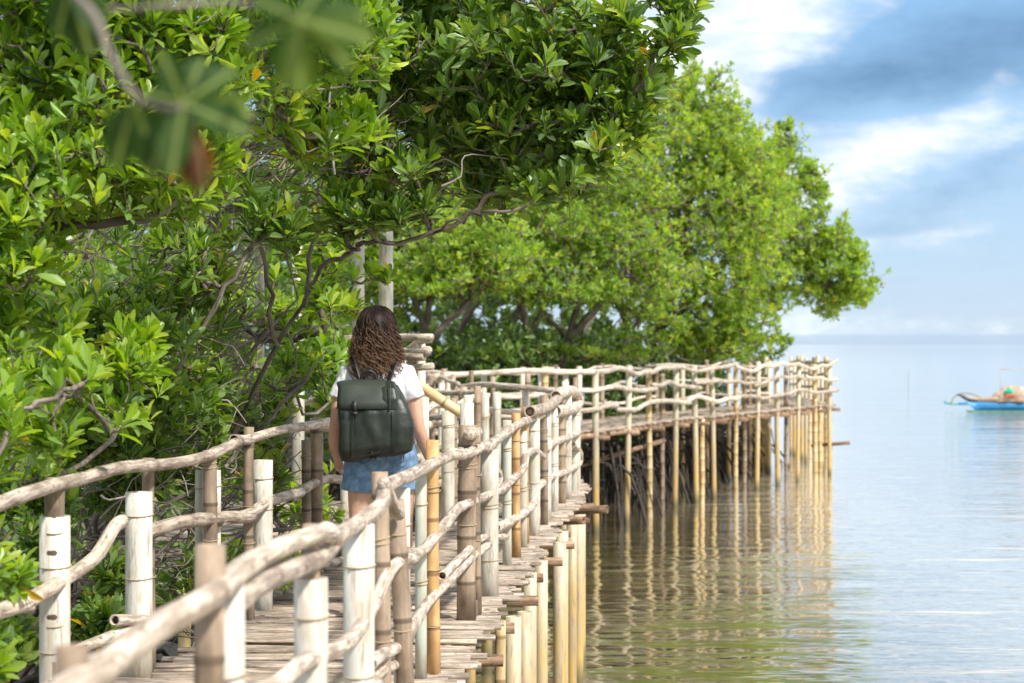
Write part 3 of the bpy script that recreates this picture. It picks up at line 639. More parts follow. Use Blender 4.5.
    if pods:
        sel = rng.choice(len(tips), pods)
        for i in sel:
            pb = MB(); t = tips[i]; l = rng.uniform(.18, .3); pb.tube([t, t+np.array([.01, 0, -l*.5]), t+np.array([.015, .01, -l])], [.003, .006, .003], 6, tint=.8); pb.build('seedling', lmat, root)
    return root
def B(x, y, rx, ry, d, dr, n): return (at(x, y, d), (rx*d/F, dr, ry*d/F), n)
def Lb(*p): return [at(*q) for q in p]
tree('mangrove_tree', 'dark leafed mangrove whose bent brown limb reaches right over the walkway', 'tree',
     [(-2.7, 11.6, -.2), (-2.2, 11.5, 1.2), at(232, 440, 11.3), at(277, 345, 11.1), at(304, 304, 11.0)],
     [Lb((304, 304, 11), (319, 271, 10.9), (350, 252, 10.8), (372, 243, 10.7), (430, 236, 10.6), (500, 190, 10.5), (570, 130, 10.4), (640, 70, 10.4)),
      Lb((304, 304, 11), (318, 235, 11.1), (380, 160, 11), (470, 90, 11), (560, 40, 10.8), (660, -20, 10.6)), Lb((277, 345, 11.1), (262, 250, 11), (240, 150, 10.8), (300, 40, 10.6), (380, -80, 10.6)),
      Lb((470, 90, 11), (520, -30, 11), (560, -120, 11)), Lb((430, 236, 10.6), (470, 215, 10.4), (520, 210, 10.3))],
     [B(655, 25, 42, 38, 10.4, .35, 60), B(600, 55, 75, 65, 10.6, .6, 190), B(600, 135, 50, 45, 10.4, .35, 75), B(628, 105, 34, 28, 10.4, .3, 36), B(545, 140, 60, 60, 10.6, .5, 120), B(500, 60, 95, 80, 10.9, .7, 260),
      B(470, 150, 70, 55, 10.8, .5, 120), B(420, 70, 80, 90, 11.2, .7, 220), B(395, 180, 55, 40, 10.8, .4, 55), B(525, 195, 32, 22, 10.4, .2, 18), B(520, -90, 200, 70, 10.9, .8, 330), B(350, -60, 150, 90, 11, .9, 360),
      B(440, 215, 40, 20, 10.6, .2, 14), B(300, 100, 80, 80, 10.9, .6, 150), B(300, 300, 60, 50, 10.9, .3, 55), B(260, 380, 50, 40, 10.9, .3, 40), B(345, 215, 50, 32, 10.7, .3, 40), B(376, 212, 34, 20, 10.6, .2, 22), B(300, -200, 170, 90, 11.6, 1.0, 200)],
     11, roots=(26, 1.2, 1.3), trunk_r=.013, pods=14, tmu=.42, up=.8, L=.112, dens=1.2)
tree('mangrove_tree', 'big leafed mangrove filling the upper left behind the blurred twig', 'tree',
     [(-3.4, 8.9, -.2), (-3.0, 8.9, 1.5), (-2.7, 8.8, 2.8)],
     [Lb((-40, 330, 8.8), (40, 230, 8.6), (110, 130, 8.5), (200, 60, 8.6), (280, 0, 8.8)), Lb((-40, 330, 8.8), (-60, 200, 8.6), (-20, 80, 8.4), (40, -40, 8.4)), Lb((40, 230, 8.6), (130, 220, 8.6), (200, 190, 8.7))],
     [B(60, 60, 110, 90, 8.4, .5, 200), B(190, 60, 90, 80, 8.6, .5, 150), B(60, 190, 100, 75, 8.3, .5, 170), B(175, 170, 70, 55, 8.6, .4, 75), B(310, 50, 70, 60, 8.9, .4, 90), B(-60, 120, 120, 160, 8.4, .8, 200),
      B(20, 290, 75, 60, 8.2, .35, 80), B(120, -120, 260, 110, 8.6, 1.0, 420), B(330, 130, 45, 40, 9.0, .3, 32), B(355, 10, 50, 50, 9, .4, 50)],
     12, lmat=M_LEAFB, roots=(24, 1.2, 1.3), trunk_r=.02, dens=1.6, tmu=.47, up=.75, L=.104)
tree('mangrove_shrub', 'low bushy mangrove at the left edge overlapping the nearest cream post', 'shrub',
     [(-2.6, 7.3, -.2), (-2.5, 7.2, 1.0), (-2.35, 7.1, 1.9)], [Lb((-60, 640, 7.2), (-10, 560, 7.1), (20, 520, 7.0)), Lb((-60, 640, 7.2), (0, 440, 7.3), (60, 390, 7.6))],
     [B(20, 400, 75, 55, 7.9, .3, 80), B(-40, 450, 70, 60, 7.3, .4, 60), B(2, 565, 30, 26, 6.9, .2, 20), B(-22, 640, 36, 45, 6.9, .25, 28), B(130, 385, 60, 42, 8.6, .3, 48)],
     13, lmat=M_LEAFB, roots=(16, .9, .9), trunk_r=.011, dens=1.35, clear=False, up=.7, L=.10, tmu=.52)
tree('mangrove_tree', 'tangled twiggy mangrove just behind the left railing', 'tree',
     [(-2.7, 11.0, -.2), (-2.5, 11.0, 1.0), (-2.4, 11.0, 2.0)],
     [Lb((95, 540, 11), (140, 430, 10.8), (200, 330, 10.6), (250, 250, 10.6)), Lb((95, 540, 11), (60, 420, 10.6), (90, 300, 10.4)), Lb((95, 540, 11), (180, 500, 11), (260, 430, 11.4), (330, 350, 11.8)),
      Lb((60, 600, 11), (150, 560, 11), (230, 540, 11.6), (310, 520, 12.4)), Lb((95, 540, 11), (200, 410, 11.2), (300, 300, 11.6))],
     [B(110, 420, 85, 45, 10.4, .4, 90), B(220, 405, 65, 40, 11, .4, 50), B(110, 505, 75, 35, 10.6, .3, 24), B(215, 480, 70, 40, 11.2, .3, 26), B(290, 430, 50, 50, 12, .4, 52), B(190, 560, 70, 40, 11.2, .3, 15), B(290, 500, 40, 45, 12.2, .3, 20),
      B(100, 330, 80, 50, 10.2, .4, 60), B(200, 300, 90, 70, 10.9, .5, 70), B(290, 340, 60, 60, 11.2, .4, 34), B(240, 235, 70, 45, 10.8, .4, 48), B(100, 610, 60, 40, 10.2, .3, 30), B(30, 640, 60, 50, 9.4, .3, 30), B(30, 520, 40, 50, 9, .3, 30), B(282, 375, 26, 48, 13.0, .2, 34), B(300, 262, 28, 30, 11.6, .2, 16), B(296, 330, 22, 26, 12.6, .2, 14), B(320, 392, 14, 24, 14.2, .15, 12)],
     14, roots=(70, 1.6, 1.2), trunk_r=.013, rt=.0028, dens=2.3, tmu=.42, L=.10)
# many leafless twigs of the same thicket
def twigs(label, boxes, seed, n):
    rng = np.random.default_rng(seed); mb = MB()
    for i in range(n):
        x, y, d = boxes[i % len(boxes)][0]+rng.normal(0, boxes[i % len(boxes)][3]), boxes[i % len(boxes)][1]+rng.normal(0, boxes[i % len(boxes)][4]), boxes[i % len(boxes)][2]+rng.normal(0, .35)
        p = at(x, y, d); a = rng.uniform(-.5, 1.3); l = rng.uniform(.15, .6); dirv = np.array([math.cos(a), rng.normal(0, .35), math.sin(a)])
        q = [p+dirv*l*t+np.array([0, 0, .12*l*math.sin(t*3)])+rng.normal(0, .03, 3)*l/.4 for t in np.linspace(0, 1, 5)]
        q = [k for k in q]
        if max(k[0]-Lx(k[1]) for k in q) > -.12 and min(k[2] for k in q) < 4.0: continue
        mb.tube(smooth_line(q, 2), np.linspace(1, .45, 9)*rng.uniform(.003, .008), 5, tint=rng.uniform(.3, 1), cap=False)
    o = mb.build('thicket_twigs', M_TWIG); tag(o, label, 'twigs', kind='stuff')
M_TWIG = wood_mat('bare_twig', (.42, .36, .31), (.28, .235, .20), (.11, .09, .075))
twigs('tangle of bare grey brown twigs inside the mangroves left of the woman', [(180, 300, 11.4, 60, 55), (250, 340, 11.6, 55, 50), (130, 440, 11.2, 80, 45), (230, 460, 11.8, 60, 50), (120, 570, 11, 90, 50), (280, 540, 12.6, 50, 40), (60, 120, 9.4, 90, 70), (250, 180, 11.2, 80, 60), (420, 200, 11.2, 60, 30)], 5, 2000)
tree('mangrove_tree', 'leafy mangrove seen through gaps beyond the twiggy thicket and shelter posts', 'tree',
     [(-3.4, 16.0, -.2), (-3.3, 16, 2), (-3.1, 16, 3.4)],
     [Lb((120, 330, 16), (200, 240, 16), (300, 150, 16)), Lb((120, 330, 16), (240, 340, 15.4), (320, 330, 15)), Lb((120, 330, 16), (60, 200, 16), (0, 60, 16))],
     [B(150, 130, 150, 110, 15.5, .9, 380), B(330, 130, 110, 100, 15.6, .8, 300), B(60, 300, 120, 90, 15, .7, 200), B(230, 330, 80, 70, 14.6, .6, 130), B(330, 300, 50, 60, 15, .5, 110), B(340, 385, 32, 42, 14.8, .4, 60), B(120, 440, 140, 60, 14, .5, 80), B(280, 470, 60, 60, 14.6, .4, 50),
      B(400, 290, 34, 24, 15.2, .3, 14), B(460, 90, 120, 100, 14.5, .8, 260), B(160, -60, 260, 120, 15.4, 1.2, 360), B(440, -60, 160, 100, 14.5, 1, 200), B(280, 560, 70, 50, 14.4, .5, 40)],
     15, lmat=M_LEAFB, L=.12, roots=(60, 1.8, 1.4), trunk_r=.08, tmu=.5)
tree('mangrove_tree', 'bright green rounded mangrove crown between the near canopy and the far trees', 'tree',
     [(-2.2, 36.5, -.2), (-2.0, 36.5, 2), (-1.6, 36.5, 3.6)],
     [Lb((425, 330, 36.5), (440, 270, 36.5), (500, 240, 36.5)), Lb((425, 330, 36.5), (400, 260, 36.5), (380, 180, 37)), Lb((400, 370, 36.5), (440, 330, 36), (470, 300, 36))],
     [B(450, 245, 80, 50, 36.5, 1.6, 620), B(500, 255, 40, 38, 36, 1.2, 240), B(400, 210, 60, 60, 37.5, 1.4, 340), B(440, 282, 60, 20, 35.6, 1, 170), B(360, 260, 70, 80, 37, 1.5, 380), B(470, 170, 70, 50, 38, 1.5, 320), B(330, 340, 60, 40, 36.5, 1.2, 200), B(400, 352, 30, 10, 37.5, .8, 30)],
     16, lmat=M_LEAFB, lod=0, L=.125, nl=(6, 9), rt=.0055, roots=(70, 2.0, 2.0), trunk_r=.06, dens=1.7, tmu=.55)
FT = 'far mangrove trees along the raised walkway'
tree('mangrove_tree', 'dense mid green mangrove right behind the start of the far walkway', 'tree',
     [(.6, 41, -.2), (.9, 41, 2.2), (1.4, 41, 4.2)],
     [Lb((580, 300, 41), (560, 220, 41), (600, 150, 41)), Lb((560, 350, 41), (610, 290, 41), (650, 240, 41)), Lb((545, 380, 41), (520, 300, 40), (500, 220, 40)), Lb((575, 345, 41), (540, 300, 41), (560, 250, 41))],
     [B(560, 210, 60, 50, 41, 2, 500), B(620, 170, 65, 55, 41.5, 2, 560), B(600, 240, 70, 40, 40.5, 1.6, 460), B(540, 270, 50, 36, 40.2, 1.4, 300), B(640, 120, 50, 40, 42, 2, 340), B(650, 280, 50, 36, 41, 1.5, 260), B(570, 290, 60, 20, 39.6, 1, 160), B(540, 150, 60, 50, 42, 2, 340), B(530, 354, 80, 9, 41, .8, 70), B(600, 354, 80, 8, 41.5, .8, 60), B(640, 325, 40, 20, 41.5, 1, 70)],
     21, lmat=M_LEAFB, lod=0, L=.125, nl=(6, 9), rt=.0055, roots=(170, 3.0, 2.1), trunk_r=.08, group=None, dens=1.5, tmu=.5)
tree('mangrove_tree', 'tallest sunlit far mangrove with a pointed crown against the cloud', 'tree',
     [(3.0, 47, -.2), (3.2, 47, 2.4), (3.9, 47, 4.6)],
     [Lb((670, 300, 47), (690, 200, 47), (700, 110, 47)), Lb((650, 340, 47), (720, 270, 47), (750, 200, 47)), Lb((640, 370, 47), (620, 290, 47), (640, 220, 48))],
     [B(697, 110, 38, 48, 47, 1.6, 320), B(660, 130, 50, 50, 48, 2, 360), B(715, 165, 50, 50, 47, 2, 400), B(680, 215, 70, 50, 46.5, 2, 560), B(745, 215, 42, 50, 47, 1.8, 320), B(720, 270, 60, 36, 46.5, 1.6, 340), B(662, 280, 50, 34, 46, 1.4, 220), B(682, 82, 17, 26, 47, .7, 70), B(700, 320, 70, 22, 46.5, 1, 170), B(740, 165, 34, 50, 47.5, 1.6, 260), B(760, 200, 36, 50, 48, 1.6, 240), B(736, 120, 14, 18, 47, .6, 36), B(640, 90, 40, 30, 48, 1.5, 160), B(700, 345, 60, 16, 46.5, .8, 170), B(735, 330, 40, 30, 46.5, .8, 180)],
     22, lmat=M_LEAFB, lod=0, L=.13, nl=(6, 9), rt=.0055, roots=(150, 3.2, 2.1), trunk_r=.09, dens=1.8, tmu=.57)
tree('mangrove_tree', 'outermost far mangrove whose ragged crown leans out over the sea', 'tree',
     [(4.6, 51.5, -.2), (4.9, 51.5, 2.2), (5.8, 51.5, 4.2)],
     [Lb((735, 280, 51.5), (775, 210, 51.5), (785, 140, 51.5)), Lb((710, 330, 51.5), (760, 295, 51.5), (820, 285, 51.5), (860, 285, 51.5)), Lb((735, 280, 51.5), (800, 240, 51.5), (840, 230, 51.5)), Lb((700, 350, 51.5), (745, 330, 51.2), (775, 320, 51)), Lb((775, 210, 51.5), (805, 180, 51.5), (812, 170, 51.5))],
     [B(780, 165, 24, 44, 51.5, 1.2, 170), B(784, 122, 9, 12, 51.5, .4, 22), B(770, 230, 48, 42, 51.5, 1.8, 380), B(806, 175, 14, 20, 51.5, .6, 46), B(822, 205, 16, 34, 51.5, .7, 80), B(815, 250, 36, 26, 51.5, 1.4, 220), B(852, 262, 20, 26, 51.5, 1, 110), B(866, 292, 14, 20, 51.5, .7, 62), B(838, 298, 26, 20, 51.5, 1, 110), B(780, 285, 40, 26, 51.2, 1.4, 210), B(745, 300, 36, 24, 51, 1.2, 140), B(752, 350, 30, 14, 50.8, .8, 46), B(775, 338, 16, 16, 50.8, .5, 24), B(742, 175, 22, 30, 52, 1, 130), B(795, 200, 30, 40, 51.5, 1.2, 160), B(830, 245, 26, 30, 51.5, 1.2, 120), B(760, 160, 20, 34, 51.8, .8, 90), B(828, 285, 34, 20, 51.5, 1.0, 150), B(845, 272, 24, 22, 51.2, .8, 90), B(800, 262, 40, 28, 51.8, 1.2, 160)],
     23, lmat=M_LEAFB, lod=0, L=.135, nl=(6, 9), rt=.0055, roots=(130, 2.8, 2.2), trunk_r=.09, dens=1.7, tmu=.50)
tree('mangrove_tree', 'shaded mangrove with slanting bare trunks under the far crowns', 'tree',
     [(-.5, 46, -.2), (0, 46, 2.4), (1.0, 46.5, 4.6)],
     [Lb((405, 400, 43), (425, 345, 42.5), (462, 290, 42)), Lb((455, 400, 43), (470, 350, 42.5), (486, 300, 42)), Lb((530, 400, 44), (548, 350, 43.5), (572, 300, 43)), Lb((575, 400, 44), (600, 345, 43.5), (640, 295, 43)), Lb((490, 380, 45), (510, 330, 45), (540, 270, 45)), Lb((560, 370, 45), (590, 320, 45), (610, 280, 45)), Lb((430, 380, 44), (465, 320, 44), (490, 280, 44)), Lb((610, 370, 46), (640, 320, 46), (655, 280, 46))],
     [B(520, 200, 100, 80, 46, 2, 700), B(420, 240, 90, 80, 46, 2, 600), B(600, 200, 90, 70, 47, 2, 500), B(480, 360, 90, 24, 44, 1.2, 150), B(600, 365, 80, 20, 45, 1.2, 120), B(330, 200, 100, 120, 46, 2, 500)],
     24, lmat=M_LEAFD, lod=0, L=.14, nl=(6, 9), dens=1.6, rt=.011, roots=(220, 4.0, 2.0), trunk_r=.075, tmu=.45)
def forest():
    rng = np.random.default_rng(99); N = 15000
    pts = []
    while len(pts) < N:
        y = rng.uniform(50, 66); x = rng.uniform(-34, 4.6-(y-50)*.1); top = 8.0+1.4*math.sin(x*.9)+math.sin(x*.37+2); z = rng.uniform(0, top)
        if x > 2 and z > 6.4: continue
        pts.append((x, y, z))
    pts = np.array(pts); ax = np.array([0, 0, .6])+rng.normal(0, .6, pts.shape)
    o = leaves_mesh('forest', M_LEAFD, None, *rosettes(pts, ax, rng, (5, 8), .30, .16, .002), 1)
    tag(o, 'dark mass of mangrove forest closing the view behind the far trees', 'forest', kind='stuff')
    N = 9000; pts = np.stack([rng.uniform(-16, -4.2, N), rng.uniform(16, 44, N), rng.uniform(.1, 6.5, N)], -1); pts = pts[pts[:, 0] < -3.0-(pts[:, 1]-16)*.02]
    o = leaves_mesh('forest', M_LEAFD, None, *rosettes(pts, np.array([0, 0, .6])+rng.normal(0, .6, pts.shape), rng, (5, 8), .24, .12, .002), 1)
    tag(o, 'shaded green mangrove wood inland, glimpsed through the left hand foliage', 'forest', kind='stuff')
forest()
def understory():
    rng = np.random.default_rng(41); N = 4200; y = rng.uniform(36, 57, N); sx_ = np.array([shore_x(k) for k in y])
    back = np.interp(y, [p[1] for p in Lj[2:6]]+[60], [p[0] for p in Lj[2:6]]+[6.3])-.7
    x = np.minimum(sx_, back)-rng.uniform(0, 1, N)**1.6*6.5; pts = np.stack([x, y+1.0, rng.uniform(.9, 3.5, N)], -1)
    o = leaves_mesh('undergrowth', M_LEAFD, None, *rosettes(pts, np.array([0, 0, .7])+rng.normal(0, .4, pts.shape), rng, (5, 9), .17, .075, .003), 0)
    tag(o, 'shaded leafy undergrowth on the bank behind the far walkway rails', 'undergrowth', kind='stuff')
understory()
# low root tangle on the bank under the far trees
def root_tangle():
    rng = np.random.default_rng(3); mb = MB()
    for i in range(900):
        y = rng.uniform(31, 52); x = shore_x(y)-rng.uniform(-.5, 2.6); r = rng.uniform(.3, 1.0); h = rng.uniform(.5, 1.7); a = rng.uniform(0, 6.28)
        s_ = np.array([x, y, h]); e = np.array([x+math.cos(a)*r, y+math.sin(a)*r, -.5]); m1 = s_+(e-s_)*.5; m1[2] = h*.85
        mb.tube(smooth_line([s_, m1, e], 3), rng.uniform(.01, .028), 4, cap=False, tint=rng.random())
    tag(mb.build('root_tangle', M_ROOT), 'dark tangle of stilt roots at the waterline under the far walkway', 'roots', kind='stuff')
root_tangle()
# ---- out of focus twig close to the lens
def near_twig():
    rng = np.random.default_rng(4); root = thing('mangrove_twig', 'blurred overhanging twig with a withered brown leaf cluster, closest to the viewer', 'twig', tuple(at(-200, -150, 2.4)))
    P = smooth_line([at(-200, -150, 2.4), at(-60, -80, 2.3), at(75, -5, 2.1), at(110, 55, 2.05), at(135, 95, 2.0), at(165, 108, 2.0), at(182, 106, 2.0)], 5)
    mb = MB(); mb.tube(P, np.linspace(.0055, .003, len(P)), 8)
    mb.tube(smooth_line([at(-60, -80, 2.3), at(80, 2, 2.3), at(160, 6, 2.25), at(235, 2, 2.2), at(300, 20, 1.8)], 4), .003, 8)
    mb.tube(smooth_line([at(182, 106, 2.0), at(192, 120, 2.0), at(194, 135, 2.0)], 4), .0025, 6)
    mb.build('branch', M_TWIG, root)
    def leaf(p, ang, L, tilt, tint, wd=.52):      # ang in the picture plane, degrees
        a = math.radians(ang); u = nrm(np.array([math.cos(a), tilt, math.sin(a)])); n = nrm(np.array([0, -1, .5])-u*np.dot(u, np.array([0, -1, .5]))); return p, u, n, np.cross(n, u), L, L*wd, tint
    c = at(184, 104, 2.0); c2 = at(70, -10, 2.15); c3 = at(300, 20, 1.75); c4 = at(135, 100, 2.0)
    S = [leaf(c, 75, .062, .5, .4), leaf(c, 110, .058, -.5, .3), leaf(c, 40, .066, .3, .45), leaf(c, -5, .07, .2, .9), leaf(c, -22, .075, -.2, .5), leaf(c, 160, .05, .4, .35), leaf(c, 215, .07, .3, .5), leaf(c, 240, .08, .1, .42), leaf(c, 262, .075, -.3, .55),
         leaf(c2, 250, .055, .2, .3), leaf(c2, 285, .075, .3, .2), leaf(c2, 310, .06, -.2, .35), leaf(c2, 225, .05, .5, .3), leaf(c2, 330, .05, .5, .35), leaf(c4, 250, .075, .2, .35), leaf(c4, 230, .05, .2, .3), leaf(c4, 285, .08, .3, .5),
         leaf(c3, 200, .06, .3, .4), leaf(c3, 320, .062, .3, .6), leaf(c3, 270, .065, 0, .75), leaf(c3, 250, .06, .2, .5), leaf(c3, 10, .06, .2, .5), leaf(c3, 345, .07, -.3, .7), leaf(c3, 150, .05, .3, .4), leaf(c3, 60, .05, .3, .5)]
    arr = [np.array([s[k] for s in S]) for k in range(7)]
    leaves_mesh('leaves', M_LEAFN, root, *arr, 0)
    c = at(194, 124, 2.0); S = [leaf(c+rng.normal(0, .0025, 3), a, .066*rng.uniform(.7, 1.05), rng.uniform(-.3, .3), rng.uniform(.2, 1), .26) for a in (250, 258, 265, 271, 277, 284, 262, 290, 246)]
    arr = [np.array([s[k] for s in S]) for k in range(7)]; leaves_mesh('withered_leaves', M_DRY, root, *arr, 0)
near_twig()
# ================================================================ the woman and her backpack
def finish(mb, name, mt, parent, voxel=.008, smooth_it=4, wr=0.0, ws=20):
    o = mb.build('tmp', mt); md = o.modifiers.new('r', 'REMESH'); md.mode = 'VOXEL'; md.voxel_size = voxel
    if smooth_it: s = o.modifiers.new('s', 'SMOOTH'); s.iterations = smooth_it; s.factor = .6
    dg = bpy.context.evaluated_depsgraph_get(); me = bpy.data.meshes.new_from_object(o.evaluated_get(dg)); old = o.data; bpy.data.objects.remove(o); bpy.data.meshes.remove(old)
    me.name = name; me.materials.clear(); me.materials.append(mt)
    if wr:
        from mathutils import noise
        for v in me.vertices:
            c = v.co; k = noise.noise(Vector((c.x*ws, c.y*ws, c.z*ws*.55)))+.5*noise.noise(Vector((c.x*ws*2.3+9, c.y*ws*2.3, c.z*ws*1.4))); v.co = c+v.normal*wr*k
    me.polygons.foreach_set('use_smooth', [True]*len(me.polygons)); me.update()
    o = bpy.data.objects.new(name, me); COL.objects.link(o); o.parent = parent; return o
M_SKIN = simple('skin', (.62, .36, .25), .5, .06, 30); M_SHIRT = simple('white_cotton', (.80, .79, .80), .85, .03, 30, .2, 200)
M_DENIM = simple('blue_denim', (.16, .27, .42), .85, .28, 25, .4, 300); M_PACK = simple('dark_green_coated_fabric', (.017, .024, .015), .42, .25, 12, .15, 60)
M_FLAP = simple('grey_green_flap', (.036, .045, .034), .5, .15, 12, .1, 60); M_STRAP = simple('black_strap', (.012, .013, .012), .5); M_SHOE = simple('white_canvas', (.7, .69, .66), .7)
def hair_mat():
    m, t, p, o = mat('brown_hair'); ti = t.attr('tint'); g = t.new('ShaderNodeTexCoord'); s = t.new('ShaderNodeSeparateXYZ'); t.l.new(g.outputs['Object'], s.inputs[0])
    tip = t.rng(s.outputs[2], 1.68, 1.27); c = t.mix(t.math('MULTIPLY', tip, t.math('POWER', ti, 1.9)), (.018, .010, .008, 1), (.33, .19, .11, 1))
    t.l.new(c, p.inputs['Base Color']); p.inputs['Roughness'].default_value = .55; p.inputs['Specular IOR Level'].default_value = .2; return m
M_HAIR = hair_mat()
def woman():
    wroot = thing('person', 'woman seen from behind with wavy brown hair, white t-shirt and denim shorts', 'person', (-.728, 10.76, DECK+.005))
    b = MB()
    b.loft([(.015, 0, .80, .10, .07), (.02, 0, .85, .155, .10), (.015, 0, .92, .16, .105), (.01, 0, 1.03, .12, .085), (.005, 0, 1.12, .13, .09), (0, 0, 1.22, .15, .095), (0, 0, 1.29, .155, .08), (0, 0, 1.335, .10, .06), (0, .005, 1.37, .055, .055), (0, .015, 1.46, .05, .052)], 20)
    b.ell((0, .03, 1.535), (.074, .092, .10)); b.ell((0, .055, 1.475), (.052, .062, .055)); b.ell((0, .123, 1.50), (.012, .018, .014)); b.ell((-.076, .02, 1.515), (.010, .018, .028)); b.ell((.076, .02, 1.515), (.010, .018, .028)); b.ell((0, .108, 1.462), (.024, .012, .008))
    arms = ([(.150, 0, 1.295), (.195, -.01, 1.17), (.222, -.025, 1.01), (.250, .02, .91), (.283, .07, .815)], [(-.150, 0, 1.295), (-.195, -.01, 1.17), (-.222, -.02, 1.01), (-.235, .05, .91), (-.225, .12, .82)])
    for A in arms:
        P = smooth_line(A, 4); R = np.interp(np.linspace(0, 1, len(P)), [0, .25, .5, .7, 1], [.048, .043, .035, .036, .024]); b.tube(P, R, 12)
        wv = np.array(A[-1]); dr = nrm(wv-np.array(A[-2])); sx = 1 if A[0][0] > 0 else -1
        e = np.array([0, 1., 0]); pc = wv+dr*.045
        b.tube([wv, wv+dr*.03, pc+dr*.03], [.022, .030, .028], 10, flat=.55)
        for k, (o_, l) in enumerate(((-.027, .062), (-.009, .072), (.009, .068), (.026, .052))):
            s0 = pc+dr*.02+e*o_; s1 = s0+dr*l*.5+np.array([-.004*sx, 0, 0]); s2 = s0+dr*l*.85+np.array([-.018*sx, 0, 0]); s3 = s0+dr*l+np.array([-.030*sx, 0, 0])
            b.tube([s0, s1, s2, s3], [.0095, .0088, .0078, .006], 8)
        t0 = wv+dr*.02+e*.022; b.tube([t0, t0+e*.022+dr*.02, t0+e*.030+dr*.05], [.011, .0095, .0075], 8)
    for Lg in ([(-.075, 0, .84), (-.090, 0, .64), (-.098, -.02, .47), (-.098, -.075, .33), (-.098, -.15, .085)], [(.115, 0, .84), (.130, .05, .64), (.137, .09, .47), (.137, .09, .33), (.137, .09, .075)]):
        P = smooth_line(Lg, 4); R = np.interp(np.linspace(0, 1, len(P)), [0, .25, .5, .72, 1], [.082, .070, .050, .051, .032]); b.tube(P, R, 14)
        b.loft([(P[-1][0], P[-1][1]+.05, .02, .035, .10), (P[-1][0], P[-1][1]+.03, .06, .033, .07), (P[-1][0], P[-1][1], .10, .03, .035)], 12)
    finish(b, 'body', M_SKIN, wroot, .0065, 3)
    s = MB(); s.ell((0, .0, 1.315), (.165, .072, .045)); s.loft([(.012, 0, .93, .155, .108), (.01, 0, 1.03, .150, .108), (.005, 0, 1.12, .160, .112), (0, 0, 1.22, .172, .115), (0, 0, 1.29, .170, .098), (0, 0, 1.33, .125, .075), (0, 0, 1.36, .075, .068), (0, .005, 1.372, .062, .062)], 24)
    for sx in (1, -1): s.tube([(.10*sx, 0, 1.305), (.150*sx, -.002, 1.290), (.185*sx, -.012, 1.20), (.205*sx, -.015, 1.150)], [.052, .060, .056, .060], 16)
    finish(s, 't_shirt', M_SHIRT, wroot, .007, 3, .011, 17)
    d = MB(); d.loft([(.018, 0, .755, .12, .09), (.018, 0, .80, .18, .122), (.02, 0, .86, .193, .132), (.02, 0, .92, .187, .13), (.015, 0, 1.0, .150, .112), (.012, 0, 1.02, .145, .11)], 24)
    d.tube([(-.072, 0, .87), (-.085, -.005, .74), (-.092, -.005, .655)], [.098, .097, .104], 22); d.tube([(.112, .01, .87), (.125, .03, .74), (.130, .045, .665)], [.100, .096, .102], 22)
    sh_ = finish(d, 'denim_shorts', M_DENIM, wroot, .007, 2, .013, 19)
    pk = MB(); 
    for sx in (-.07, .105): pk.tube([(sx-.045, -.128, .90), (sx-.045, -.133, .82), (sx, -.136, .80), (sx+.045, -.133, .82), (sx+.045, -.128, .90)], .004, 6)
    pk.build('tmp2', M_DENIM).parent = sh_; pk_o = COL.objects[-1]; pk_o.name = 'pocket_seam'
    for cx, cy in ((-.098, -.15), (.137, .09)):
        q = MB(); q.loft([(cx, cy+.055, .0, .044, .125), (cx, cy+.055, .03, .045, .125), (cx, cy+.04, .06, .040, .105), (cx, cy+.0, .10, .038, .055), (cx, cy-.005, .12, .038, .045)], 16); finish(q, 'shoe', M_SHOE, wroot, .007, 3)
    ey = MB(); ey.ell((-.03, .112, 1.53), (.012, .010, .009)); e1 = ey.build('eye', M_SHIRT); e1.parent = wroot
    ey = MB(); ey.ell((.03, .112, 1.53), (.012, .010, .009)); e1 = ey.build('eye', M_SHIRT); e1.parent = wroot
    # hair: inner mass and curling locks
    h = MB(); rng = np.random.default_rng(8)
    zz = [1.20, 1.24, 1.30, 1.38, 1.46, 1.53, 1.59, 1.62, 1.637]; ww = [.080, .098, .113, .120, .113, .101, .090, .062, .012]
    h.loft([(-.004, -.02-(.03 if z < 1.42 else 0), z, w_*.78, max(.01, w_*(.62 if z < 1.42 else .85))) for z, w_ in zip(zz[3:], ww[3:])], 20, tint=.1)
    for i in range(620):
        th = rng.uniform(-2.25, 2.25); zt = rng.uniform(1.50, 1.632); ze = rng.uniform(1.235, 1.43)-(.03 if th < -1 else 0); n = 26; zs = np.linspace(zt, ze, n); t = np.linspace(0, 1, n)
        rho = rng.uniform(.86, 1.03); wz = np.interp(zs, zz, ww)*rho*(1+.14*rng.normal()*t)*(1+.07*np.sin(th*5.3+zs*14))
        th_ = th+t*rng.normal(0, .16); amp = (.003+.017*t)*rng.uniform(.6, 1.6); fr = rng.uniform(7, 13); ph = rng.uniform(0, 6.28)
        x = np.sin(th_)*wz; y = -np.cos(th_)*wz*np.where(zs < 1.42, .78, .95)-.012-.045*np.clip((1.45-zs)/.15, 0, 1)
        x = x+amp*np.cos(fr*t*2+ph); y = y+amp*np.sin(fr*t*2+ph)-.004; r = rng.uniform(.0016, .0038)*(1-.75*t**3)
        h.tube(np.stack([x-.004, y+.012, zs], -1), r, 5, tint=rng.uniform(.15, 1)**.8, cap=False)
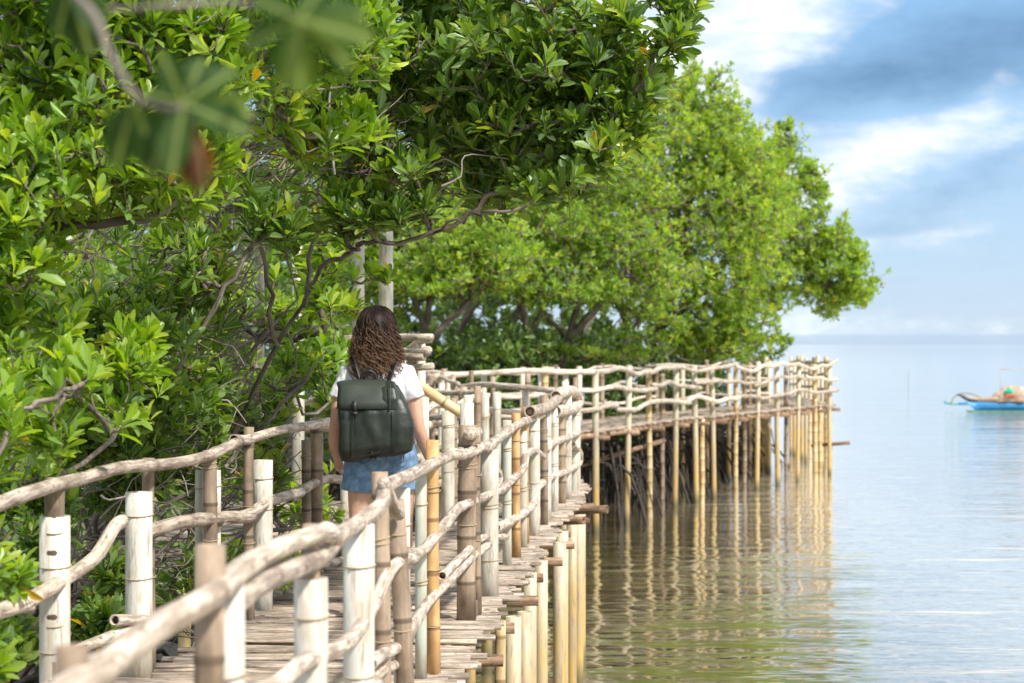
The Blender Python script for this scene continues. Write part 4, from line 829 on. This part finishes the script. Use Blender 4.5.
    for i in range(150):
        th = rng.uniform(-2.2, 2.2); ze = rng.uniform(1.22, 1.42); n = 20; zs = np.linspace(rng.uniform(1.45, 1.62), ze, n); t = np.linspace(0, 1, n); wz = np.interp(zs, zz, ww)*(1.02+.22*t*rng.random())
        amp = (.004+.022*t)*rng.uniform(.5, 1.4); fr = rng.uniform(5, 11); ph = rng.uniform(0, 6.28)
        x = np.sin(th)*wz+amp*np.cos(fr*t*2+ph); y = -np.cos(th)*wz*.85-.03*t+amp*np.sin(fr*t*2+ph)
        h.tube(np.stack([x-.004, y, zs], -1), rng.uniform(.0008, .0016), 4, tint=rng.uniform(.5, 1), cap=False)
    for i in range(260):
        th = rng.uniform(-3.1, 3.1) if i % 2 else rng.uniform(-2.2, 2.2); zs = np.array([1.652, 1.648, 1.635, 1.61, 1.57, 1.52, 1.46, 1.40])-rng.uniform(0, .006); wz = np.interp(zs, zz, ww)*1.03; wz[0] = .0; wz[1] = .03; wz[2] = .052
        off = rng.uniform(-.03, .03); th_ = th+rng.normal(0, .05)*np.arange(8); x = np.sin(th_)*wz+off*np.linspace(1, 0, 8); y = -np.cos(th_)*wz*.93; P = np.stack([x-.004, y, zs+rng.normal(0, .0015, 8)], -1)
        h.tube(smooth_line(P, 3), rng.uniform(.0022, .004)*np.linspace(1, .5, 22), 5, tint=rng.uniform(.1, .9), cap=False)
    h.build('hair', M_HAIR).parent = wroot
    # backpack, carried on her back
    pr = thing('backpack', 'dark green rubberised backpack with a buckled grey green flap, worn by the woman', 'backpack', (-.728, 10.76, DECK+.005))
    q = MB(); q.loft([(.012, -.19, .838, .165, .05), (.012, -.195, .85, .196, .072), (.010, -.20, .90, .206, .085), (.010, -.20, 1.0, .206, .086), (.003, -.198, 1.08, .200, .082), (-.012, -.19, 1.15, .184, .068), (-.026, -.18, 1.21, .168, .050), (-.032, -.172, 1.235, .162, .034)], 40, pw=3.6)
    for V in q.v: V[:, 2] += (.15*V[:, 0]+.005)*np.clip((1.1-V[:, 2])/.25, 0, 1)
    finish(q, 'pack_body', M_PACK, pr, .006, 3, .020, 7.5)
    fl = MB(); n = 14; V = []; Fc = []
    prof = [(-.150, 1.220), (-.158, 1.246), (-.178, 1.256), (-.205, 1.248), (-.232, 1.222), (-.255, 1.18), (-.272, 1.14), (-.281, 1.105)]
    for i, (y, z) in enumerate(prof):
        for j in range(n):
            u = j/(n-1); x = -.198+.300*u-.012*(i < 4)+.03*u*(i/7)+(.004*i if u > .5 else -.001*i); e = (abs(u-.5)*2)**4
            V.append((x, y+.030*e+.004*math.sin(u*9+i), z-.012*e*(i < 5)))
    for i in range(len(prof)-1):
        for j in range(n-1): a = i*n+j; Fc.append((a, a+1, a+n+1, a+n))
    fl.add(V, Fc); fo = fl.build('flap', M_FLAP); fo.parent = pr; md = fo.modifiers.new('t', 'SOLIDIFY'); md.thickness = .006; md.offset = 0
    fl = MB(); fl.loft([(.088, -.262, 1.10, .046, .012), (.085, -.258, 1.16, .046, .016), (.075, -.228, 1.215, .045, .018), (.06, -.19, 1.250, .045, .012)], 16, pw=3); finish(fl, 'folded_side', M_PACK, pr, .005, 2)
    sb = MB(); sb.box((-.105, -.288, 1.115), (.026, .006, .07), tint=.5); sb.box((-.105, -.291, 1.082), (.036, .008, .018)); sb.build('buckle_strap', M_STRAP).parent = pr
    sb = MB(); sb.tube([(.088, -.262, 1.235), (.092, -.285, 1.19), (.090, -.287, 1.13), (.083, -.289, 1.09)], .004, 6); sb.build('pull_cord', M_FLAP).parent = pr
    sb = MB(); sb.tube(smooth_line([(-.08, -.16, 1.235), (-.07, -.165, 1.285), (-.035, -.17, 1.305), (.0, -.165, 1.285), (.01, -.16, 1.235)], 4), .008, 8); sb.build('carry_handle', M_STRAP).parent = pr
    for sx in (1, -1):
        sb = MB(); sb.tube(smooth_line([(.06*sx, -.165, 1.215), (.095*sx, -.130, 1.31), (.115*sx, -.07, 1.368), (.112*sx, .01, 1.365), (.125*sx, .09, 1.28), (.14*sx, .12, 1.15), (.165*sx, .04, 1.0), (.16*sx, -.13, .92)], 5), .021, 8, flat=.28); sb.build('shoulder_strap', M_STRAP).parent = pr
    for sx in (-.11, .10):
        st = MB(); st.tube(smooth_line([(sx, -.283, 1.09), (sx*1.05, -.291, 1.0), (sx*1.1, -.291, .93), (sx*1.12, -.272, .862)], 4), .0035, 6); st.build('side_seam', M_STRAP).parent = pr
    st = MB(); st.tube([(-.19, -.16, .83), (.0, -.288, .868), (.20, -.16, .94)], .004, 6); st.build('bottom_seam', M_STRAP).parent = pr
woman()
for o in list(COL.objects):
    if o.name == 'backpack': o.scale = (.955, 1, 1)
# ================================================================ outrigger boat and stake
def boat():
    X0, Y0 = at(975, 412, 94)[0], 94.0; r = thing('outrigger_boat', 'moored blue hulled outrigger boat with beige covers, at the right edge of the water', 'boat', (X0, Y0, 0))
    mbl = simple('blue_boat_paint', (.02, .22, .50), .45, .15, 3); mg = simple('green_bottom_paint', (.05, .14, .12), .6, .2, 3); mbg = simple('beige_boards', (.46, .34, .22), .8, .15, 6); mt = simple('sand_tarpaulin', (.42, .32, .24), .85, .3, 4, .5, 8)
    mgn = simple('green_cloth', (.0, .42, .24), .8, .2, 8); mbk = simple('black_prow_paint', (.03, .035, .04), .5); mte = simple('teal_float', (.10, .36, .38), .6); mrd = simple('red_cloth', (.6, .10, .07), .8)
    L = 9.0
    def hull(z0f, z1f, name, m, wide=1.0):
        mb = MB(); V = []; N = 24; Fc = []
        for i in range(N):
            t = i/(N-1); bw = .55*wide*math.sin(math.pi*min(1, t*1.6+.04)/2)**.8*(1-.7*max(0, t-.7)/.3); x = t*L+(.0)
            k0, k1 = z0f(t), z1f(t); sh_ = .45*(1-min(1, t*6))
            for (f, q) in ((.55, 0), (.8, .5), (1, 1)):
                V.append((x-(q*sh_), -bw*f, k0+(k1-k0)*q))
            for (f, q) in ((1, 1), (.8, .5), (.55, 0)): V.append((x-(q*sh_), bw*f, k0+(k1-k0)*q))
        for i in range(N-1):
            for j in range(6): a = i*6+j; b_ = i*6+(j+1) % 6; Fc.append((a, b_, b_+6, a+6))
        Fc.append((0, 1, 2, 3, 4, 5)); Fc.append(tuple((N-1)*6+j for j in (5, 4, 3, 2, 1, 0))); mb.add(V, Fc); o = mb.build(name, m); o.parent = r; return o
    top = lambda t: .36+.14*(1-t*3 if t < .33 else 0)
    hull(lambda t: -.3, lambda t: .10, 'hull_bottom', mg, .9); hull(lambda t: .10, top, 'hull', mbl); hull(lambda t: top(t), lambda t: top(t)+.22, 'gunwale', mbg, 1.06)
    mb = MB(); mb.tube(smooth_line([(.1, 0, .52), (-.35, 0, .62), (-.65, 0, .78), (-.85, 0, .84)], 4), [.13, .12, .11, .10, .09, .085, .08, .07, .06, .05, .05, .04, .03][:13], 8); mb.build('prow', mbk).parent = r
    mb = MB(); mb.tube(smooth_line([(-.8, 0, .40), (-.2, 0, .46), (.3, 0, .5)], 3), .05, 8); mb.build('prow_trim', mbl).parent = r
    for sy, zf in ((3.2, .30), (-2.2, .10)):
        mb = MB(); mb.tube(smooth_line([(-.7+(0 if sy > 0 else 3.4), sy, zf+.14), (-.3+(0 if sy > 0 else 3.4), sy, zf), (4, sy, zf-.05), (7, sy, zf-.05)], 4), .055, 8); mb.build('float', mte).parent = r
        for x in (-.35 if sy > 0 else 3.2, 5.5):
            mb = MB(); mb.tube(smooth_line([(x+.8, 0, .62), (x+.4, sy*.45, .86), (x+.05, sy*.85, .72), (x-.1, sy, zf)], 5), .035, 8); mb.build('outrigger_arm', mbg).parent = r
    mb = MB(); mb.loft([(2.2, 0, .50, 1.5, .45), (2.2, 0, .85, 1.4, .45), (2.1, 0, 1.05, 1.05, .36), (2.0, 0, 1.22, .6, .2)], 24); c = finish(mb, 'cover', mt, r, .06, 4, .10, 2.2)
    mb = MB(); mb.loft([(1.4, 0, .60, 1.1, .35), (1.4, 0, .72, 1.0, .3)], 16); mb.build('fore_deck', mbg).parent = r
    mb = MB(); mb.loft([(6.0, 0, .6, 1.6, .44), (6.0, 0, .95, 1.4, .4), (5.8, 0, 1.15, .7, .2)], 24); finish(mb, 'cover', mt, r, .06, 4, .10, 2.2)
    mb = MB(); mb.ell((1.5, -.42, 1.0), (.24, .14, .14)); finish(mb, 'cloth', mgn, r, .04, 2, .08, 5); mb = MB(); mb.ell((1.55, -.45, .82), (.28, .12, .06)); finish(mb, 'cloth', mrd, r, .04, 2, .05, 5)
    mb = MB(); mb.tube([(1.2, 0, .5), (1.2, 0, 2.05)], .016, 8); mb.build('mast', mbg).parent = r
    mb = MB(); mb.tube([(1.2, 0, 2.03), (4.6, 0, 2.08)], .014, 8); mb.build('boom', M_BAMY).parent = r
boat()
p = at(908, 383, 140); o = MB().tube([(p[0], 140, -.5), (p[0]+.04, 140, 1.35)], .014, 6).build('fishing_stake', M_BEAM); tag(o, 'thin lone stake standing in the pale open water far out', 'stake')
